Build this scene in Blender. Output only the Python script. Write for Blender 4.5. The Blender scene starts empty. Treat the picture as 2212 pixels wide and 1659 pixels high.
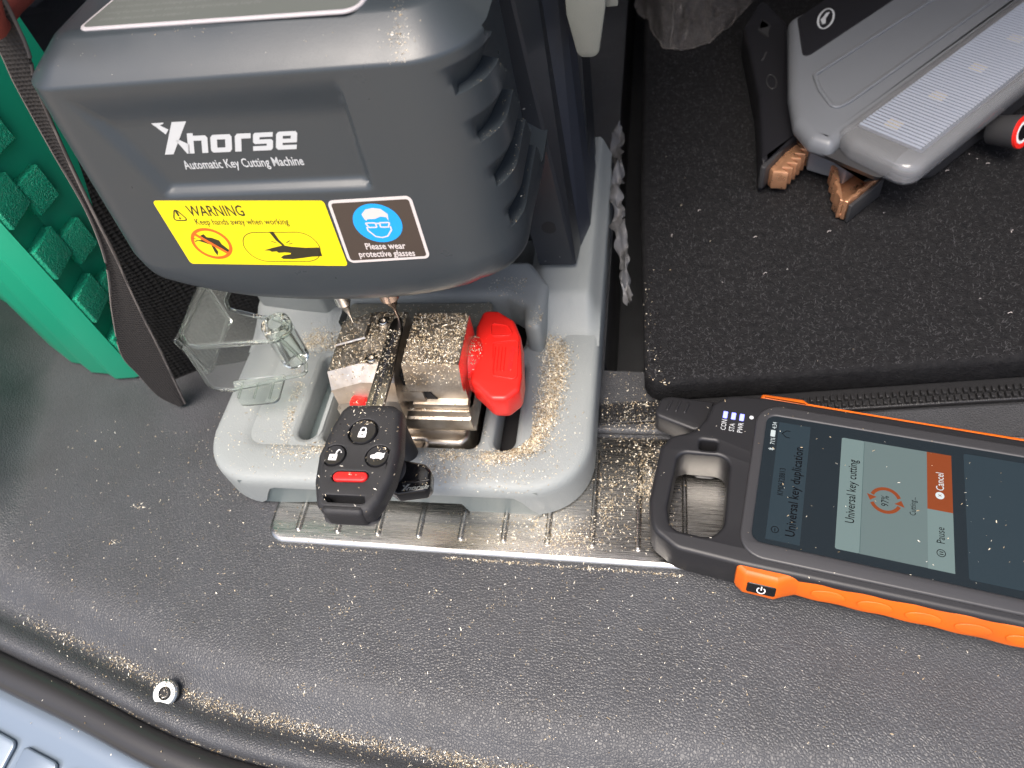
import bpy, bmesh, math, random
from mathutils import Vector, Matrix, noise
from mathutils.geometry import tessellate_polygon
from mathutils.bvhtree import BVHTree

random.seed(7)
U = 0.01                      # everything below is written in centimetres
R = math.radians
sc = bpy.context.scene
C = sc.collection

# ------------------------------------------------------------------ camera
PITCH, ROLL, YAW, FPX = R(52), R(13.5), R(18), 1560.0
cam_d = bpy.data.cameras.new('camera'); cam = bpy.data.objects.new('camera', cam_d); C.objects.link(cam)
sc.camera = cam
cam_d.sensor_width = 36; cam_d.lens = FPX / 2212 * 36
cam_d.clip_start = 0.01; cam_d.clip_end = 500
_f = Vector((0, math.cos(PITCH), -math.sin(PITCH))); _r0 = Vector((1, 0, 0)); _u0 = Vector((0, math.sin(PITCH), math.cos(PITCH)))
_r = math.cos(ROLL) * _r0 - math.sin(ROLL) * _u0; _u = math.sin(ROLL) * _r0 + math.cos(ROLL) * _u0
_m = Matrix((_r, _u, -_f)).transposed()
cam.matrix_world = Matrix.Translation(Vector((12.90, -15.64, 32.0)) * U) @ (Matrix.Rotation(YAW, 3, 'Z') @ _m).to_4x4()
cam_d.dof.use_dof = True; cam_d.dof.focus_distance = 0.31; cam_d.dof.aperture_fstop = 12.0

# ------------------------------------------------------------------ world, sun, exposure
SUN_EL, SUN_AZ = R(66), R(200)     # the light comes in through the open tailgate, behind the camera
w = bpy.data.worlds.new('World'); sc.world = w; w.use_nodes = True
nt = w.node_tree
sky = nt.nodes.new('ShaderNodeTexSky'); sky.sky_type = 'NISHITA'; sky.sun_disc = False
sky.sun_elevation = SUN_EL; sky.sun_rotation = SUN_AZ; sky.air_density = 0.8; sky.dust_density = 5.0; sky.ozone_density = 1.0
bg = nt.nodes['Background']; bg.inputs[1].default_value = 0.15
nt.links.new(sky.outputs[0], bg.inputs[0])
sun_d = bpy.data.lights.new('sun', 'SUN'); sun = bpy.data.objects.new('sun', sun_d); C.objects.link(sun)
sun_d.energy = 1.5; sun_d.angle = R(35); sun_d.color = (1.0, 0.94, 0.86)
_sd = Vector((math.sin(SUN_AZ) * math.cos(SUN_EL), math.cos(SUN_AZ) * math.cos(SUN_EL), math.sin(SUN_EL)))
sun.rotation_euler = _sd.to_track_quat('Z', 'Y').to_euler()
sc.view_settings.view_transform = 'Standard'; sc.view_settings.look = 'None'
sc.view_settings.exposure = 1.0; sc.view_settings.gamma = 1.0; sc.view_settings.use_curve_mapping = False
sc.render.engine = 'CYCLES'
sc.cycles.use_denoising = True
sc.cycles.max_bounces = 12; sc.cycles.transmission_bounces = 12; sc.cycles.transparent_max_bounces = 12
sc.cycles.sample_clamp_indirect = 4.0

# ------------------------------------------------------------------ materials
MATS = {}
def M(name, col, rough=0.5, metal=0.0, bump=None, bump2=None, var=None, spec=0.5, trans=0.0, ior=1.45, emit=None, es=0.0, coat=0.0, aniso=0.0, wear=None, rvar=None, alpha=1.0):
    """bump = (kind, scale per metre, strength, distance m); var = (scale, second colour, low, high); wear = (scale, colour, threshold)"""
    m = bpy.data.materials.new(name); m.use_nodes = True; t = m.node_tree; b = t.nodes['Principled BSDF']
    b.inputs['Base Color'].default_value = (*col, 1); b.inputs['Roughness'].default_value = rough; b.inputs['Metallic'].default_value = metal
    b.inputs['Specular IOR Level'].default_value = spec; b.inputs['IOR'].default_value = ior; b.inputs['Transmission Weight'].default_value = trans
    b.inputs['Alpha'].default_value = alpha; b.inputs['Coat Weight'].default_value = coat; b.inputs['Anisotropic'].default_value = aniso
    if emit: b.inputs['Emission Color'].default_value = (*emit, 1); b.inputs['Emission Strength'].default_value = es
    L = t.links.new; co = t.nodes.new('ShaderNodeTexCoord')
    def tex(kind, scale):
        mp = t.nodes.new('ShaderNodeMapping'); L(co.outputs['Object'], mp.inputs[0])
        if kind == 'noise':
            n = t.nodes.new('ShaderNodeTexNoise'); n.inputs['Scale'].default_value = scale; n.inputs['Detail'].default_value = 4; L(mp.outputs[0], n.inputs['Vector']); return n.outputs[0]
        if kind == 'voronoi':
            n = t.nodes.new('ShaderNodeTexVoronoi'); n.feature = 'DISTANCE_TO_EDGE'; n.inputs['Scale'].default_value = scale; L(mp.outputs[0], n.inputs['Vector'])
            r = t.nodes.new('ShaderNodeMapRange'); r.inputs['From Max'].default_value = 0.25; L(n.outputs[0], r.inputs[0]); return r.outputs[0]
        if kind == 'weave':
            a = t.nodes.new('ShaderNodeTexVoronoi'); a.feature = 'F1'; a.inputs['Scale'].default_value = scale; a.inputs['Randomness'].default_value = 0.15; L(mp.outputs[0], a.inputs['Vector']); return a.outputs[0]
        if kind == 'brush':
            mp.inputs['Scale'].default_value = (0.02, 1, 1); n = t.nodes.new('ShaderNodeTexNoise'); n.inputs['Scale'].default_value = scale; n.inputs['Detail'].default_value = 3; L(mp.outputs[0], n.inputs['Vector']); return n.outputs[0]
        if kind == 'worm':
            n = t.nodes.new('ShaderNodeTexNoise'); n.inputs['Scale'].default_value = scale; n.inputs['Detail'].default_value = 1; n.inputs['Distortion'].default_value = 1.2; L(mp.outputs[0], n.inputs['Vector'])
            r = t.nodes.new('ShaderNodeMapRange'); r.inputs['From Min'].default_value = 0.42; r.inputs['From Max'].default_value = 0.58; L(n.outputs[0], r.inputs[0]); return r.outputs[0]
    last = None
    for bp in (bump, bump2):
        if bp:
            bn = t.nodes.new('ShaderNodeBump'); bn.inputs['Strength'].default_value = bp[2]; bn.inputs['Distance'].default_value = bp[3]
            L(tex(bp[0], bp[1]), bn.inputs['Height'])
            if last: L(last, bn.inputs['Normal'])
            last = bn.outputs[0]
    if last: L(last, b.inputs['Normal'])
    colout = None
    if var:
        r = t.nodes.new('ShaderNodeMapRange'); r.inputs['From Min'].default_value = var[2]; r.inputs['From Max'].default_value = var[3]; L(tex('noise', var[0]), r.inputs[0])
        mx = t.nodes.new('ShaderNodeMix'); mx.data_type = 'RGBA'; mx.inputs[6].default_value = (*col, 1); mx.inputs[7].default_value = (*var[1], 1)
        L(r.outputs[0], mx.inputs[0]); colout = mx.outputs[2]
    if wear:
        r = t.nodes.new('ShaderNodeMapRange'); r.inputs['From Min'].default_value = wear[2]; r.inputs['From Max'].default_value = wear[2] + 0.04; L(tex('noise', wear[0]), r.inputs[0])
        mx = t.nodes.new('ShaderNodeMix'); mx.data_type = 'RGBA'; mx.inputs[7].default_value = (*wear[1], 1)
        if colout: L(colout, mx.inputs[6])
        else: mx.inputs[6].default_value = (*col, 1)
        L(r.outputs[0], mx.inputs[0]); colout = mx.outputs[2]
    if colout: L(colout, b.inputs['Base Color'])
    if rvar:
        r = t.nodes.new('ShaderNodeMapRange'); r.inputs['From Min'].default_value = 0.3; r.inputs['From Max'].default_value = 0.7
        r.inputs['To Min'].default_value = rvar[1]; r.inputs['To Max'].default_value = rvar[2]; L(tex(rvar[3] if len(rvar) > 3 else 'noise', rvar[0]), r.inputs[0]); L(r.outputs[0], b.inputs['Roughness'])
    MATS[name] = m; return m

M('shell', (0.034, 0.042, 0.048), 0.30, bump=('noise', 2600, 0.12, 0.0003), rvar=(60, 0.27, 0.38), spec=0.65)
M('bracket', (0.020, 0.023, 0.028), 0.38, bump=('noise', 2600, 0.1, 0.0003), wear=(260, (0.25, 0.25, 0.24), 0.71))
M('frame_dark', (0.030, 0.036, 0.050), 0.42)
M('base_paint', (0.265, 0.285, 0.28), 0.5, bump=('noise', 1500, 0.35, 0.0004), wear=(420, (0.05, 0.05, 0.05), 0.755), rvar=(50, 0.42, 0.56))
M('base_paint_shaded', (0.15, 0.16, 0.145), 0.42, bump=('noise', 1500, 0.3, 0.0004))  # base grey darkened: the handle's shade is put into its colour
M('bed_paint', (0.27, 0.265, 0.22), 0.42, 0.3, bump=('noise', 900, 0.2, 0.0004))
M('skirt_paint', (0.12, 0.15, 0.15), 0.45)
M('hollow_shade', (0.010, 0.010, 0.011), 0.7)  # near-black, puts the shade inside holes and gaps into the colour
M('steel', (0.66, 0.60, 0.52), 0.36, 1.0, bump=('noise', 900, 0.1, 0.0002), var=(90, (0.45, 0.38, 0.30), 0.4, 0.7), rvar=(120, 0.30, 0.48))
M('bright_steel', (0.70, 0.68, 0.64), 0.22, 1.0)
M('bit_steel', (0.58, 0.46, 0.40), 0.22, 1.0)
M('sill_steel', (0.50, 0.485, 0.455), 0.26, 1.0, bump=('brush', 4000, 0.2, 0.0002), rvar=(3000, 0.17, 0.34, 'brush'), aniso=0.4, wear=(500, (0.12, 0.11, 0.10), 0.74))
M('red_plastic', (0.80, 0.022, 0.016), 0.32)
M('red_rubber', (0.62, 0.02, 0.02), 0.38)
M('fob_plastic', (0.022, 0.022, 0.024), 0.42, bump=('noise', 5000, 0.6, 0.0003))
M('fob_gloss', (0.018, 0.018, 0.020), 0.34)
M('key_steel', (0.20, 0.19, 0.17), 0.3, 1.0)
M('white_print', (0.80, 0.80, 0.80), 0.5)
M('silver_print', (0.50, 0.52, 0.53), 0.4)
M('dim_print', (0.20, 0.21, 0.20), 0.5)
M('yellow_label', (0.86, 0.70, 0.005), 0.38)
M('black_print', (0.030, 0.025, 0.010), 0.5)
M('orange_print', (0.80, 0.13, 0.01), 0.5)
M('brown_label', (0.060, 0.045, 0.036), 0.35)
M('white_label', (0.62, 0.57, 0.55), 0.4)
M('blue_label', (0.01, 0.33, 0.80), 0.4)
M('plaque', (0.115, 0.125, 0.115), 0.38)
M('plaque_rim', (0.42, 0.40, 0.41), 0.4)
M('acrylic', (0.60, 0.64, 0.60), 0.04, spec=0.9, alpha=0.06)
M('acrylic_edge', (0.93, 0.975, 0.93), 0.03, trans=1.0, ior=1.28)
M('black_gloss', (0.008, 0.008, 0.009), 0.14)
M('tablet_black', (0.018, 0.018, 0.020), 0.40, bump=('noise', 4000, 0.15, 0.0002))
M('tablet_bezel', (0.040, 0.040, 0.043), 0.36, bump=('noise', 3000, 0.1, 0.0002))
M('orange_rubber', (0.66, 0.125, 0.007), 0.42, var=(55, (0.50, 0.10, 0.012), 0.45, 0.75), rvar=(70, 0.36, 0.55), bump=('noise', 2500, 0.1, 0.0002))
M('screen_glass', (0.010, 0.013, 0.016), 0.06, rvar=(90, 0.04, 0.16), emit=(0.09, 0.15, 0.19), es=0.04, spec=0.6)
M('ui_bar', (0.012, 0.016, 0.020), 0.08, emit=(0.09, 0.16, 0.20), es=0.10)
M('ui_dark', (0.004, 0.004, 0.005), 0.08)
M('ui_white', (0.1, 0.1, 0.1), 0.1, emit=(0.75, 0.85, 0.85), es=0.4)
M('ui_panel', (0.05, 0.06, 0.06), 0.07, emit=(0.17, 0.27, 0.27), es=0.21)
M('ui_head', (0.06, 0.07, 0.07), 0.07, emit=(0.22, 0.37, 0.36), es=0.21)
M('ui_orange', (0.07, 0.02, 0.01), 0.07, emit=(0.42, 0.085, 0.018), es=0.21)
M('led_blue', (0.1, 0.1, 0.4), 0.3, emit=(0.22, 0.24, 1.0), es=1.6)
M('liner', (0.060, 0.062, 0.067), 0.30, bump=('voronoi', 780, 0.38, 0.0004), bump2=('noise', 90, 0.15, 0.001), var=(28, (0.050, 0.051, 0.054), 0.4, 0.75), rvar=(22, 0.29, 0.41))
M('rubber', (0.028, 0.027, 0.027), 0.33, bump=('noise', 1500, 0.12, 0.0003))
M('trim_black', (0.020, 0.020, 0.021), 0.32, bump=('voronoi', 900, 0.3, 0.0003))
M('carpet', (0.012, 0.012, 0.013), 0.95, bump=('noise', 1000, 0.8, 0.0012), bump2=('noise', 45, 0.5, 0.004), var=(300, (0.019, 0.019, 0.020), 0.35, 0.7), spec=0.1)
M('fiber', (0.055, 0.055, 0.058), 0.8, spec=0.2)
M('green_plastic', (0.016, 0.38, 0.21), 0.36, bump=('noise', 700, 0.1, 0.0004))
M('green_grain', (0.016, 0.38, 0.21), 0.32, bump=('worm', 700, 0.9, 0.0006))
M('webbing', (0.028, 0.026, 0.025), 0.75, bump=('weave', 620, 1.0, 0.0008), spec=0.25)
M('webbing_edge', (0.15, 0.135, 0.125), 0.9, spec=0.1)
M('bag_fabric', (0.010, 0.010, 0.010), 0.8, bump=('weave', 420, 1.0, 0.0012), spec=0.2)
M('red_fabric', (0.26, 0.05, 0.035), 0.8)
M('grey_plastic', (0.15, 0.16, 0.175), 0.34, bump=('noise', 1500, 0.06, 0.0003))
M('black_plastic', (0.014, 0.014, 0.017), 0.40)
M('dark_plastic', (0.040, 0.040, 0.042), 0.42)
M('lens', (0.88, 0.90, 0.94), 0.12, trans=0.85, ior=1.49)
M('reflector', (0.10, 0.12, 0.165), 0.30)
M('lens_rib', (0.38, 0.42, 0.50), 0.15, alpha=0.55, spec=0.7)
M('led_yellow', (0.55, 0.45, 0.22), 0.5)
M('copper', (0.95, 0.50, 0.28), 0.26, 0.8, bump=('noise', 300, 0.3, 0.001), rvar=(200, 0.2, 0.45))
M('torn_plastic', (0.13, 0.13, 0.133), 0.45, bump=('noise', 300, 0.4, 0.001))
M('zinc', (0.30, 0.32, 0.32), 0.45, 1.0, bump=('noise', 900, 0.1, 0.0002))
M('car_paint', (0.19, 0.235, 0.285), 0.28, 0.35, coat=0.6)
M('pavement', (0.42, 0.35, 0.26), 0.9, bump=('noise', 60, 0.4, 0.01), var=(8, (0.36, 0.30, 0.23), 0.3, 0.7))
M('headliner', (0.20, 0.20, 0.205), 0.9)

def brass():
    m = bpy.data.materials.new('brass'); m.use_nodes = True; t = m.node_tree; b = t.nodes['Principled BSDF']
    g = t.nodes.new('ShaderNodeNewGeometry'); r = t.nodes.new('ShaderNodeValToRGB')
    e = r.color_ramp.elements; e[0].position = 0; e[0].color = (0.24, 0.17, 0.09, 1); e[1].position = 1; e[1].color = (0.92, 0.87, 0.74, 1)
    x = e.new(0.45); x.color = (0.60, 0.49, 0.32, 1); x = e.new(0.75); x.color = (0.84, 0.77, 0.63, 1)
    t.links.new(g.outputs['Random Per Island'], r.inputs[0]); t.links.new(r.outputs[0], b.inputs['Base Color'])
    b.inputs['Metallic'].default_value = 0.35; b.inputs['Roughness'].default_value = 0.36
    MATS['brass'] = m
brass()
def bag_film():
    m = bpy.data.materials.new('film'); m.use_nodes = True; t = m.node_tree; b = t.nodes['Principled BSDF']
    b.inputs['Base Color'].default_value = (0.34, 0.31, 0.29, 1); b.inputs['Roughness'].default_value = 0.20; b.inputs['Alpha'].default_value = 0.22
    MATS['film'] = m
bag_film()

# ------------------------------------------------------------------ mesh helpers (centimetres)
def tag(o, label=None, cat=None, group=None, kind=None):
    if label: o['label'] = label
    if cat: o['category'] = cat
    if group: o['group'] = group
    if kind: o['kind'] = kind
    return o
def thing(name, base, label, cat, group=None):
    o = bpy.data.objects.new(name, None); C.objects.link(o); o.location = Vector(base) * U; o.empty_display_size = 0.01
    return tag(o, label, cat, group)
def mk(name, verts, faces, mat, parent=None, smooth=32, kind=None):
    me = bpy.data.meshes.new(name)
    me.from_pydata([(v[0] * U, v[1] * U, v[2] * U) for v in verts], [], faces)
    me.materials.append(MATS[mat])
    bm = bmesh.new(); bm.from_mesh(me); bmesh.ops.recalc_face_normals(bm, faces=bm.faces); bm.to_mesh(me); bm.free()
    if smooth:
        me.polygons.foreach_set('use_smooth', [True] * len(me.polygons)); me.set_sharp_from_angle(angle=R(smooth))
    o = bpy.data.objects.new(name, me); C.objects.link(o)
    if parent:
        o.parent = parent
        if parent.type == 'EMPTY': o.matrix_parent_inverse = Matrix.Translation(parent.location).inverted()
    if kind: o['kind'] = kind
    return o
class G:
    """collects shapes into one mesh"""
    def __init__(s): s.v = []; s.f = []
    def add(s, vf):
        k = len(s.v); s.v += vf[0]; s.f += [tuple(i + k for i in f) for f in vf[1]]; return s
    def build(s, name, mat, parent=None, smooth=32, kind=None): return mk(name, s.v, s.f, mat, parent, smooth, kind)
def area(p): return 0.5 * sum(p[i - 1][0] * p[i][1] - p[i][0] * p[i - 1][1] for i in range(len(p)))
def ccw(p):
    p = [tuple(q[:2]) for q in p]
    return p if area(p) > 0 else p[::-1]
def rp(pts, r=0.3, n=5):
    """round the corners of a polygon; a point may carry its own radius"""
    pts = list(pts); out = []; N = len(pts)
    for i, p in enumerate(pts):
        rr = p[2] if len(p) > 2 else r
        P = Vector(p[:2]); A = Vector(pts[i - 1][:2]) - P; B = Vector(pts[(i + 1) % N][:2]) - P
        la, lb = A.length, B.length
        if rr <= 0 or la < 1e-6 or lb < 1e-6: out.append(tuple(P)); continue
        A /= la; B /= lb; c = max(-1, min(1, A.dot(B))); th = math.acos(c)
        if th > math.pi - 0.03: out.append(tuple(P)); continue
        d = min(rr / math.tan(th / 2), la * 0.48, lb * 0.48)
        a, b = P + A * d, P + B * d
        for k in range(n + 1):
            t = k / n; q = (1 - t) ** 2 * a + 2 * t * (1 - t) * (P * 0.75 + (a + b) * 0.125) + t * t * b
            out.append(tuple(q))
    return out
def inset(p, d):
    N = len(p); out = []
    for i in range(N):
        a, b, c = Vector(p[i - 1]), Vector(p[i]), Vector(p[(i + 1) % N])
        e1, e2 = (b - a), (c - b)
        if e1.length < 1e-7: e1 = e2
        if e2.length < 1e-7: e2 = e1
        e1.normalize(); e2.normalize()
        n1, n2 = Vector((-e1.y, e1.x)), Vector((-e2.y, e2.x)); m = n1 + n2
        k = m.dot(n1); m = m / k if abs(k) > 0.35 else n1
        out.append(tuple(b + m * d))
    return out
def tess(loops):
    return tess_list([[Vector((q[0], q[1], 0)) for q in l] for l in loops])
def tess_list(vl): return [tuple(t) for t in tessellate_polygon(vl)]
ID = lambda x, y, z: (x, y, z)
def solid(outer, z0, z1, b=0.1, holes=(), bn=3, bb=None, fr=ID, hb=None):
    """a slab of any outline with rounded top (and bottom) edges and through holes; fr maps local x,y,z to the place"""
    outer = ccw(outer); holes = [ccw(h) for h in holes]; v = []; f = []
    bb = min(b, 0.12) if bb is None else bb; hb = b if hb is None else hb
    def levels(t, u):
        L = []
        if u > 0: L += [(u, z0), (u * 0.3, z0 + u * 0.3), (0, z0 + u)]
        else: L += [(0, z0)]
        if t > 0:
            for k in range(bn + 1):
                a = k / bn * math.pi / 2; L.append((t * (1 - math.cos(a)), z1 - t * (1 - math.sin(a))))
        else: L.append((0, z1))
        return L
    caps_t, caps_b, idt, idb = [], [], [], []
    for j, loop in enumerate([outer] + holes):
        s = 1 if j == 0 else -1
        base = None
        for li, (d, z) in enumerate(levels(b if j == 0 else hb, bb)):
            ring = inset(loop, d * s) if d else loop
            k = len(v); v += [fr(x, y, z) for x, y in ring]
            n = len(ring)
            if base is not None: f += [(base + i, base + (i + 1) % n, k + (i + 1) % n, k + i) for i in range(n)]
            else: caps_b.append(ring); idb += list(range(k, k + n))
            base = k
        caps_t.append(ring); idt += list(range(k, k + n))
    f += [tuple(idt[i] for i in t) for t in tess(caps_t)]
    f += [tuple(idb[i] for i in t) for t in tess(caps_b)]
    return v, f
def flat(outer, z, holes=(), fr=ID):
    """a printed shape: thin sheet"""
    loops = [ccw(outer)] + [ccw(h) for h in holes]; pts = [q for l in loops for q in l]
    return [fr(x, y, z) for x, y in pts], tess(loops)
def loft(rings, cap0=True, cap1=True):
    v = [q for r in rings for q in r]; n = len(rings[0]); f = []
    for k in range(len(rings) - 1):
        f += [(k * n + i, k * n + (i + 1) % n, (k + 1) * n + (i + 1) % n, (k + 1) * n + i) for i in range(n)]
    if cap0: f.append(tuple(range(n)))
    if cap1: f.append(tuple(range((len(rings) - 1) * n, len(rings) * n)))
    return v, f
def grid(fn, us, vs):
    v = [fn(a, b) for b in vs for a in us]; n = len(us)
    return v, [(j * n + i, j * n + i + 1, (j + 1) * n + i + 1, (j + 1) * n + i) for j in range(len(vs) - 1) for i in range(n - 1)]
def axes(d):
    d = Vector(d).normalized(); a = Vector((0, 0, 1)) if abs(d.z) < 0.9 else Vector((1, 0, 0))
    x = d.cross(a).normalized(); return x, d.cross(x), d
def lathe(prof, o, d=(0, 0, 1), n=24):
    x, y, z = axes(d); o = Vector(o); v = []
    for r, h in prof: v += [tuple(o + x * (r * math.cos(2 * math.pi * i / n)) + y * (r * math.sin(2 * math.pi * i / n)) + z * h) for i in range(n)]
    m = len(prof); f = [(k * n + i, k * n + (i + 1) % n, (k + 1) * n + (i + 1) % n, (k + 1) * n + i) for k in range(m - 1) for i in range(n)]
    if prof[0][0] > 1e-4: f.append(tuple(range(n)))
    if prof[-1][0] > 1e-4: f.append(tuple(range((m - 1) * n, m * n)))
    return v, f
def tube(path, r, n=8):
    rings = []
    for i, p in enumerate(path):
        p = Vector(p); d = Vector(path[min(i + 1, len(path) - 1)]) - Vector(path[max(i - 1, 0)]); x, y, z = axes(d); rr = r[i] if isinstance(r, (list, tuple)) else r
        rings.append([tuple(p + x * rr * math.cos(2 * math.pi * k / n) + y * rr * math.sin(2 * math.pi * k / n)) for k in range(n)])
    return loft(rings)
def box(x0, x1, y0, y1, z0, z1, b=0.06, fr=ID): return solid([(x0, y0), (x1, y0), (x1, y1), (x0, y1)], z0, z1, b, fr=fr, bn=2)
def disc(cx, cy, r, n=28, ry=None): return [(cx + r * math.cos(2 * math.pi * i / n), cy + (ry or r) * math.sin(2 * math.pi * i / n)) for i in range(n)]
def stroke(pts, w, closed=False):
    """a thick line as an outline"""
    pts = [Vector(p) for p in pts]; L, Rr = [], []
    for i, p in enumerate(pts):
        a = pts[max(i - 1, 0)] if not closed else pts[i - 1]; b = pts[min(i + 1, len(pts) - 1)] if not closed else pts[(i + 1) % len(pts)]
        d = (b - a).normalized(); n = Vector((-d.y, d.x)) * w / 2; L.append(tuple(p + n)); Rr.append(tuple(p - n))
    return L + Rr[::-1]
def ring_flat(outline, wd, z, fr): return flat(outline, z, [inset(ccw(outline), wd)], fr)
def lettering(s, size, mat, fn, parent, name='lettering', bold=0.0, sx=1.0, spacing=1.0, align='LEFT'):
    """printed words; fn maps local x,y to the surface"""
    cu = bpy.data.curves.new('t', 'FONT'); cu.body = s; cu.size = 1.0; cu.resolution_u = 2; cu.offset = bold; cu.space_character = spacing; cu.align_x = align; cu.fill_mode = 'FRONT'
    ob = bpy.data.objects.new('t', cu); C.objects.link(ob); bpy.context.view_layer.update()
    me = bpy.data.meshes.new_from_object(ob.evaluated_get(bpy.context.evaluated_depsgraph_get()))
    v = [fn(p.co.x * size * sx, p.co.y * size) for p in me.vertices]; f = [tuple(p.vertices) for p in me.polygons]
    bpy.data.objects.remove(ob); bpy.data.curves.remove(cu); bpy.data.meshes.remove(me)
    return mk(name, v, f, mat, parent, smooth=0)
def sm(a, b, x):
    t = max(0.0, min(1.0, (x - a) / (b - a))); return t * t * (3 - 2 * t)
def lerp(P, x):
    for (a, ya), (b, yb) in zip(P, P[1:]):
        if x <= b: return ya + (yb - ya) * (x - a) / (b - a) if x > a else (ya if x <= P[0][0] else ya)
    return P[-1][1]
def rng(a, b, n): return [a + (b - a) * i / (n - 1) for i in range(n)]
# block letters of the maker's mark, unit height 1
def block_word():
    w = 0.34
    return [
        ('h', [[(0, 0), (0, 1.0), (-0.0, 1.15), (0.33, 1.15), (0.33, 1.0), (1.0, 1.0), (1.12, 0.86), (1.12, 0), (0.78, 0), (0.78, 0.72), (0.34, 0.72), (0.34, 0)]], 1.22),
        ('o', [[(0.12, 0), (0, 0.14), (0, 0.86), (0.12, 1), (1.05, 1), (1.17, 0.86), (1.17, 0.14), (1.05, 0)], [(0.36, 0.27), (0.36, 0.73), (0.81, 0.73), (0.81, 0.27)]], 1.28),
        ('r', [[(0, 0), (0, 0.86), (0.12, 1), (0.86, 1), (0.86, 0.72), (0.35, 0.72), (0.35, 0)]], 0.94),
        ('s', [[(0, 0), (0, 0.26), (0.74, 0.26), (0.74, 0.38), (0.1, 0.38), (0, 0.48), (0, 0.9), (0.1, 1), (1.06, 1), (1.06, 0.75), (0.35, 0.75), (0.35, 0.62), (0.98, 0.62), (1.08, 0.52), (1.08, 0.1), (0.98, 0)]], 1.18),
        ('e', [[(0.12, 0), (0, 0.14), (0, 0.86), (0.12, 1), (1.02, 1), (1.12, 0.88), (1.12, 0.38), (0.36, 0.38), (0.36, 0.25), (1.12, 0.25), (1.12, 0)], [(0.36, 0.6), (0.36, 0.76), (0.78, 0.76), (0.78, 0.6)]], 1.2)]
def maker_mark(fn, h, mat, parent, name='logo', slant=0.42):
    """the word mark: a slashed initial followed by five block letters; height h of the small letters"""
    g = G()
    def put(loops, k=0.0): g.add(flat(loops[0], 0, loops[1:], lambda x, y, z: fn((x + k * y) * h, y * h)))
    put([[(-0.14, 0.0), (1.38, 2.0), (2.22, 2.0), (0.36, 0.0)]])
    put([[(-0.02, 1.80), (0.81, 1.80), (0.68, 1.67), (0.45, 1.60), (0.80, 1.36), (0.52, 1.10)]])
    put([[(0.88, 0.76), (1.12, 0.76), (1.52, 0.50), (1.30, 0.0), (1.15, 0.0)]])
    x = 1.22
    for ch, loops, adv in block_word():
        put([[(p[0] + x, p[1] * .96) for p in l] for l in loops], slant); x += adv * 1.05
    return g.build(name, mat, parent, smooth=0)

# ================================================================== the setting
def path_y(x):
    return lerp([(-60, 3), (-30, -3.6), (-19.5, -6.5), (-12.6, -8.15), (-9.6, -9.1), (-7.7, -9.65), (-3, -10.25), (1.4, -10.58), (5.5, -10.88), (12, -11.2), (30, -11.6), (80, -12)], x)
def py(x): return sum(path_y(x + k * 1.0) for k in range(-3, 4)) / 7
LP = [(-110, -.15), (-60, -.15), (-3.2, -.15), (-2.4, -.18), (-1.8, -.27), (-1.3, -.45), (-.9, -.68), (-.5, -.93), (-.2, -1.03), (.1, -1.05), (.35, -1.0), (.55, -.86), (.75, -.68), (1.0, -.6), (1.25, -.6), (1.45, -.68), (1.6, -.9), (1.7, -1.15), (1.8, -1.3)]
def mound(x, y):
    xb = -21.3 - 0.36 * (y + 1.4) if y < 6 else -24 - 0.62 * (y - 6)
    return 7.0 * sm(0, 7, xb - x) * sm(-5.5, 1.5, y)
xs = sorted(set([round(x, 3) for x in rng(-60, -26, 12) + rng(-26, 30, 85) + rng(30, 90, 8)] + [10.25, 10.45, 10.6, 12.2, 12.35, 12.55]))
ds = [-110, -80, -60, -45, -38, -32, -28, -25, -22.4, -21.6] + rng(-21, -3.2, 30) + [d for d, z in LP[3:]]
def floor_pt(x, d):
    y = py(x) - d if d > -30 else py(x) * max(0, (110 + d) / 80) - d
    z = lerp(LP, d) + mound(x, y)
    if 10.4 < x < 12.4 and y > 9.6: z -= 9
    return (x, y, z)
tag(mk('cargo_floor', *grid(floor_pt, xs, ds), 'liner', smooth=60), kind='structure')
# ribbed weather strip along the tailgate opening
WS = [(1.78, -1.35), (1.86, -1.0), (2.05, -.82), (2.35, -.74), (2.7, -.76), (3.0, -.9), (3.2, -1.15), (3.3, -1.6)]
tag(mk('weather_strip', *grid(lambda x, d: (x, py(x) - d, lerp(WS, d)), xs, [d for d, z in WS]), 'rubber', smooth=60), 'smooth black rubber seal along the front edge of the cargo floor', 'seal')
bump_o = thing('rear_bumper', (-14, -16, -6), 'silver blue painted bumper step beyond the rubber seal', 'bumper')
BP = [(3.1, -1.9), (3.35, -1.75), (4.1, -1.85), (4.4, -2.1), (9, -2.9), (14, -4.2), (16, -9)]
mk('bumper_skin', *grid(lambda x, d: (x, py(x) - d, lerp(BP, d)), rng(-40, 60, 60), [d for d, z in BP] + []), 'car_paint', bump_o, smooth=40)
for (xa, xb, m_) in ((-24.0, -16.6, 'car_paint'), (-16.1, -13.9, 'car_paint'), (-13.4, -2, 'dark_plastic')):
    g = G(); q = [(xa, 4.9), (xb, 4.9), (xb - 1.0, 9.5), (xa - 1.0, 9.5)]
    g.add(solid(rp(q, 0.25), 0, 0.22, 0.12, fr=lambda x, d, z: (x, py(x) - d, lerp(BP, d) + z)))
    g.build('step_pad', m_, bump_o)
tag(mk('ground', *grid(lambda x, y: (x, y, -62), rng(-1500, 1500, 3), [-3000, -1500, -40, 1500]), 'pavement', smooth=0), kind='structure')  # unseen ground, added for its warm reflection in the hood
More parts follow.
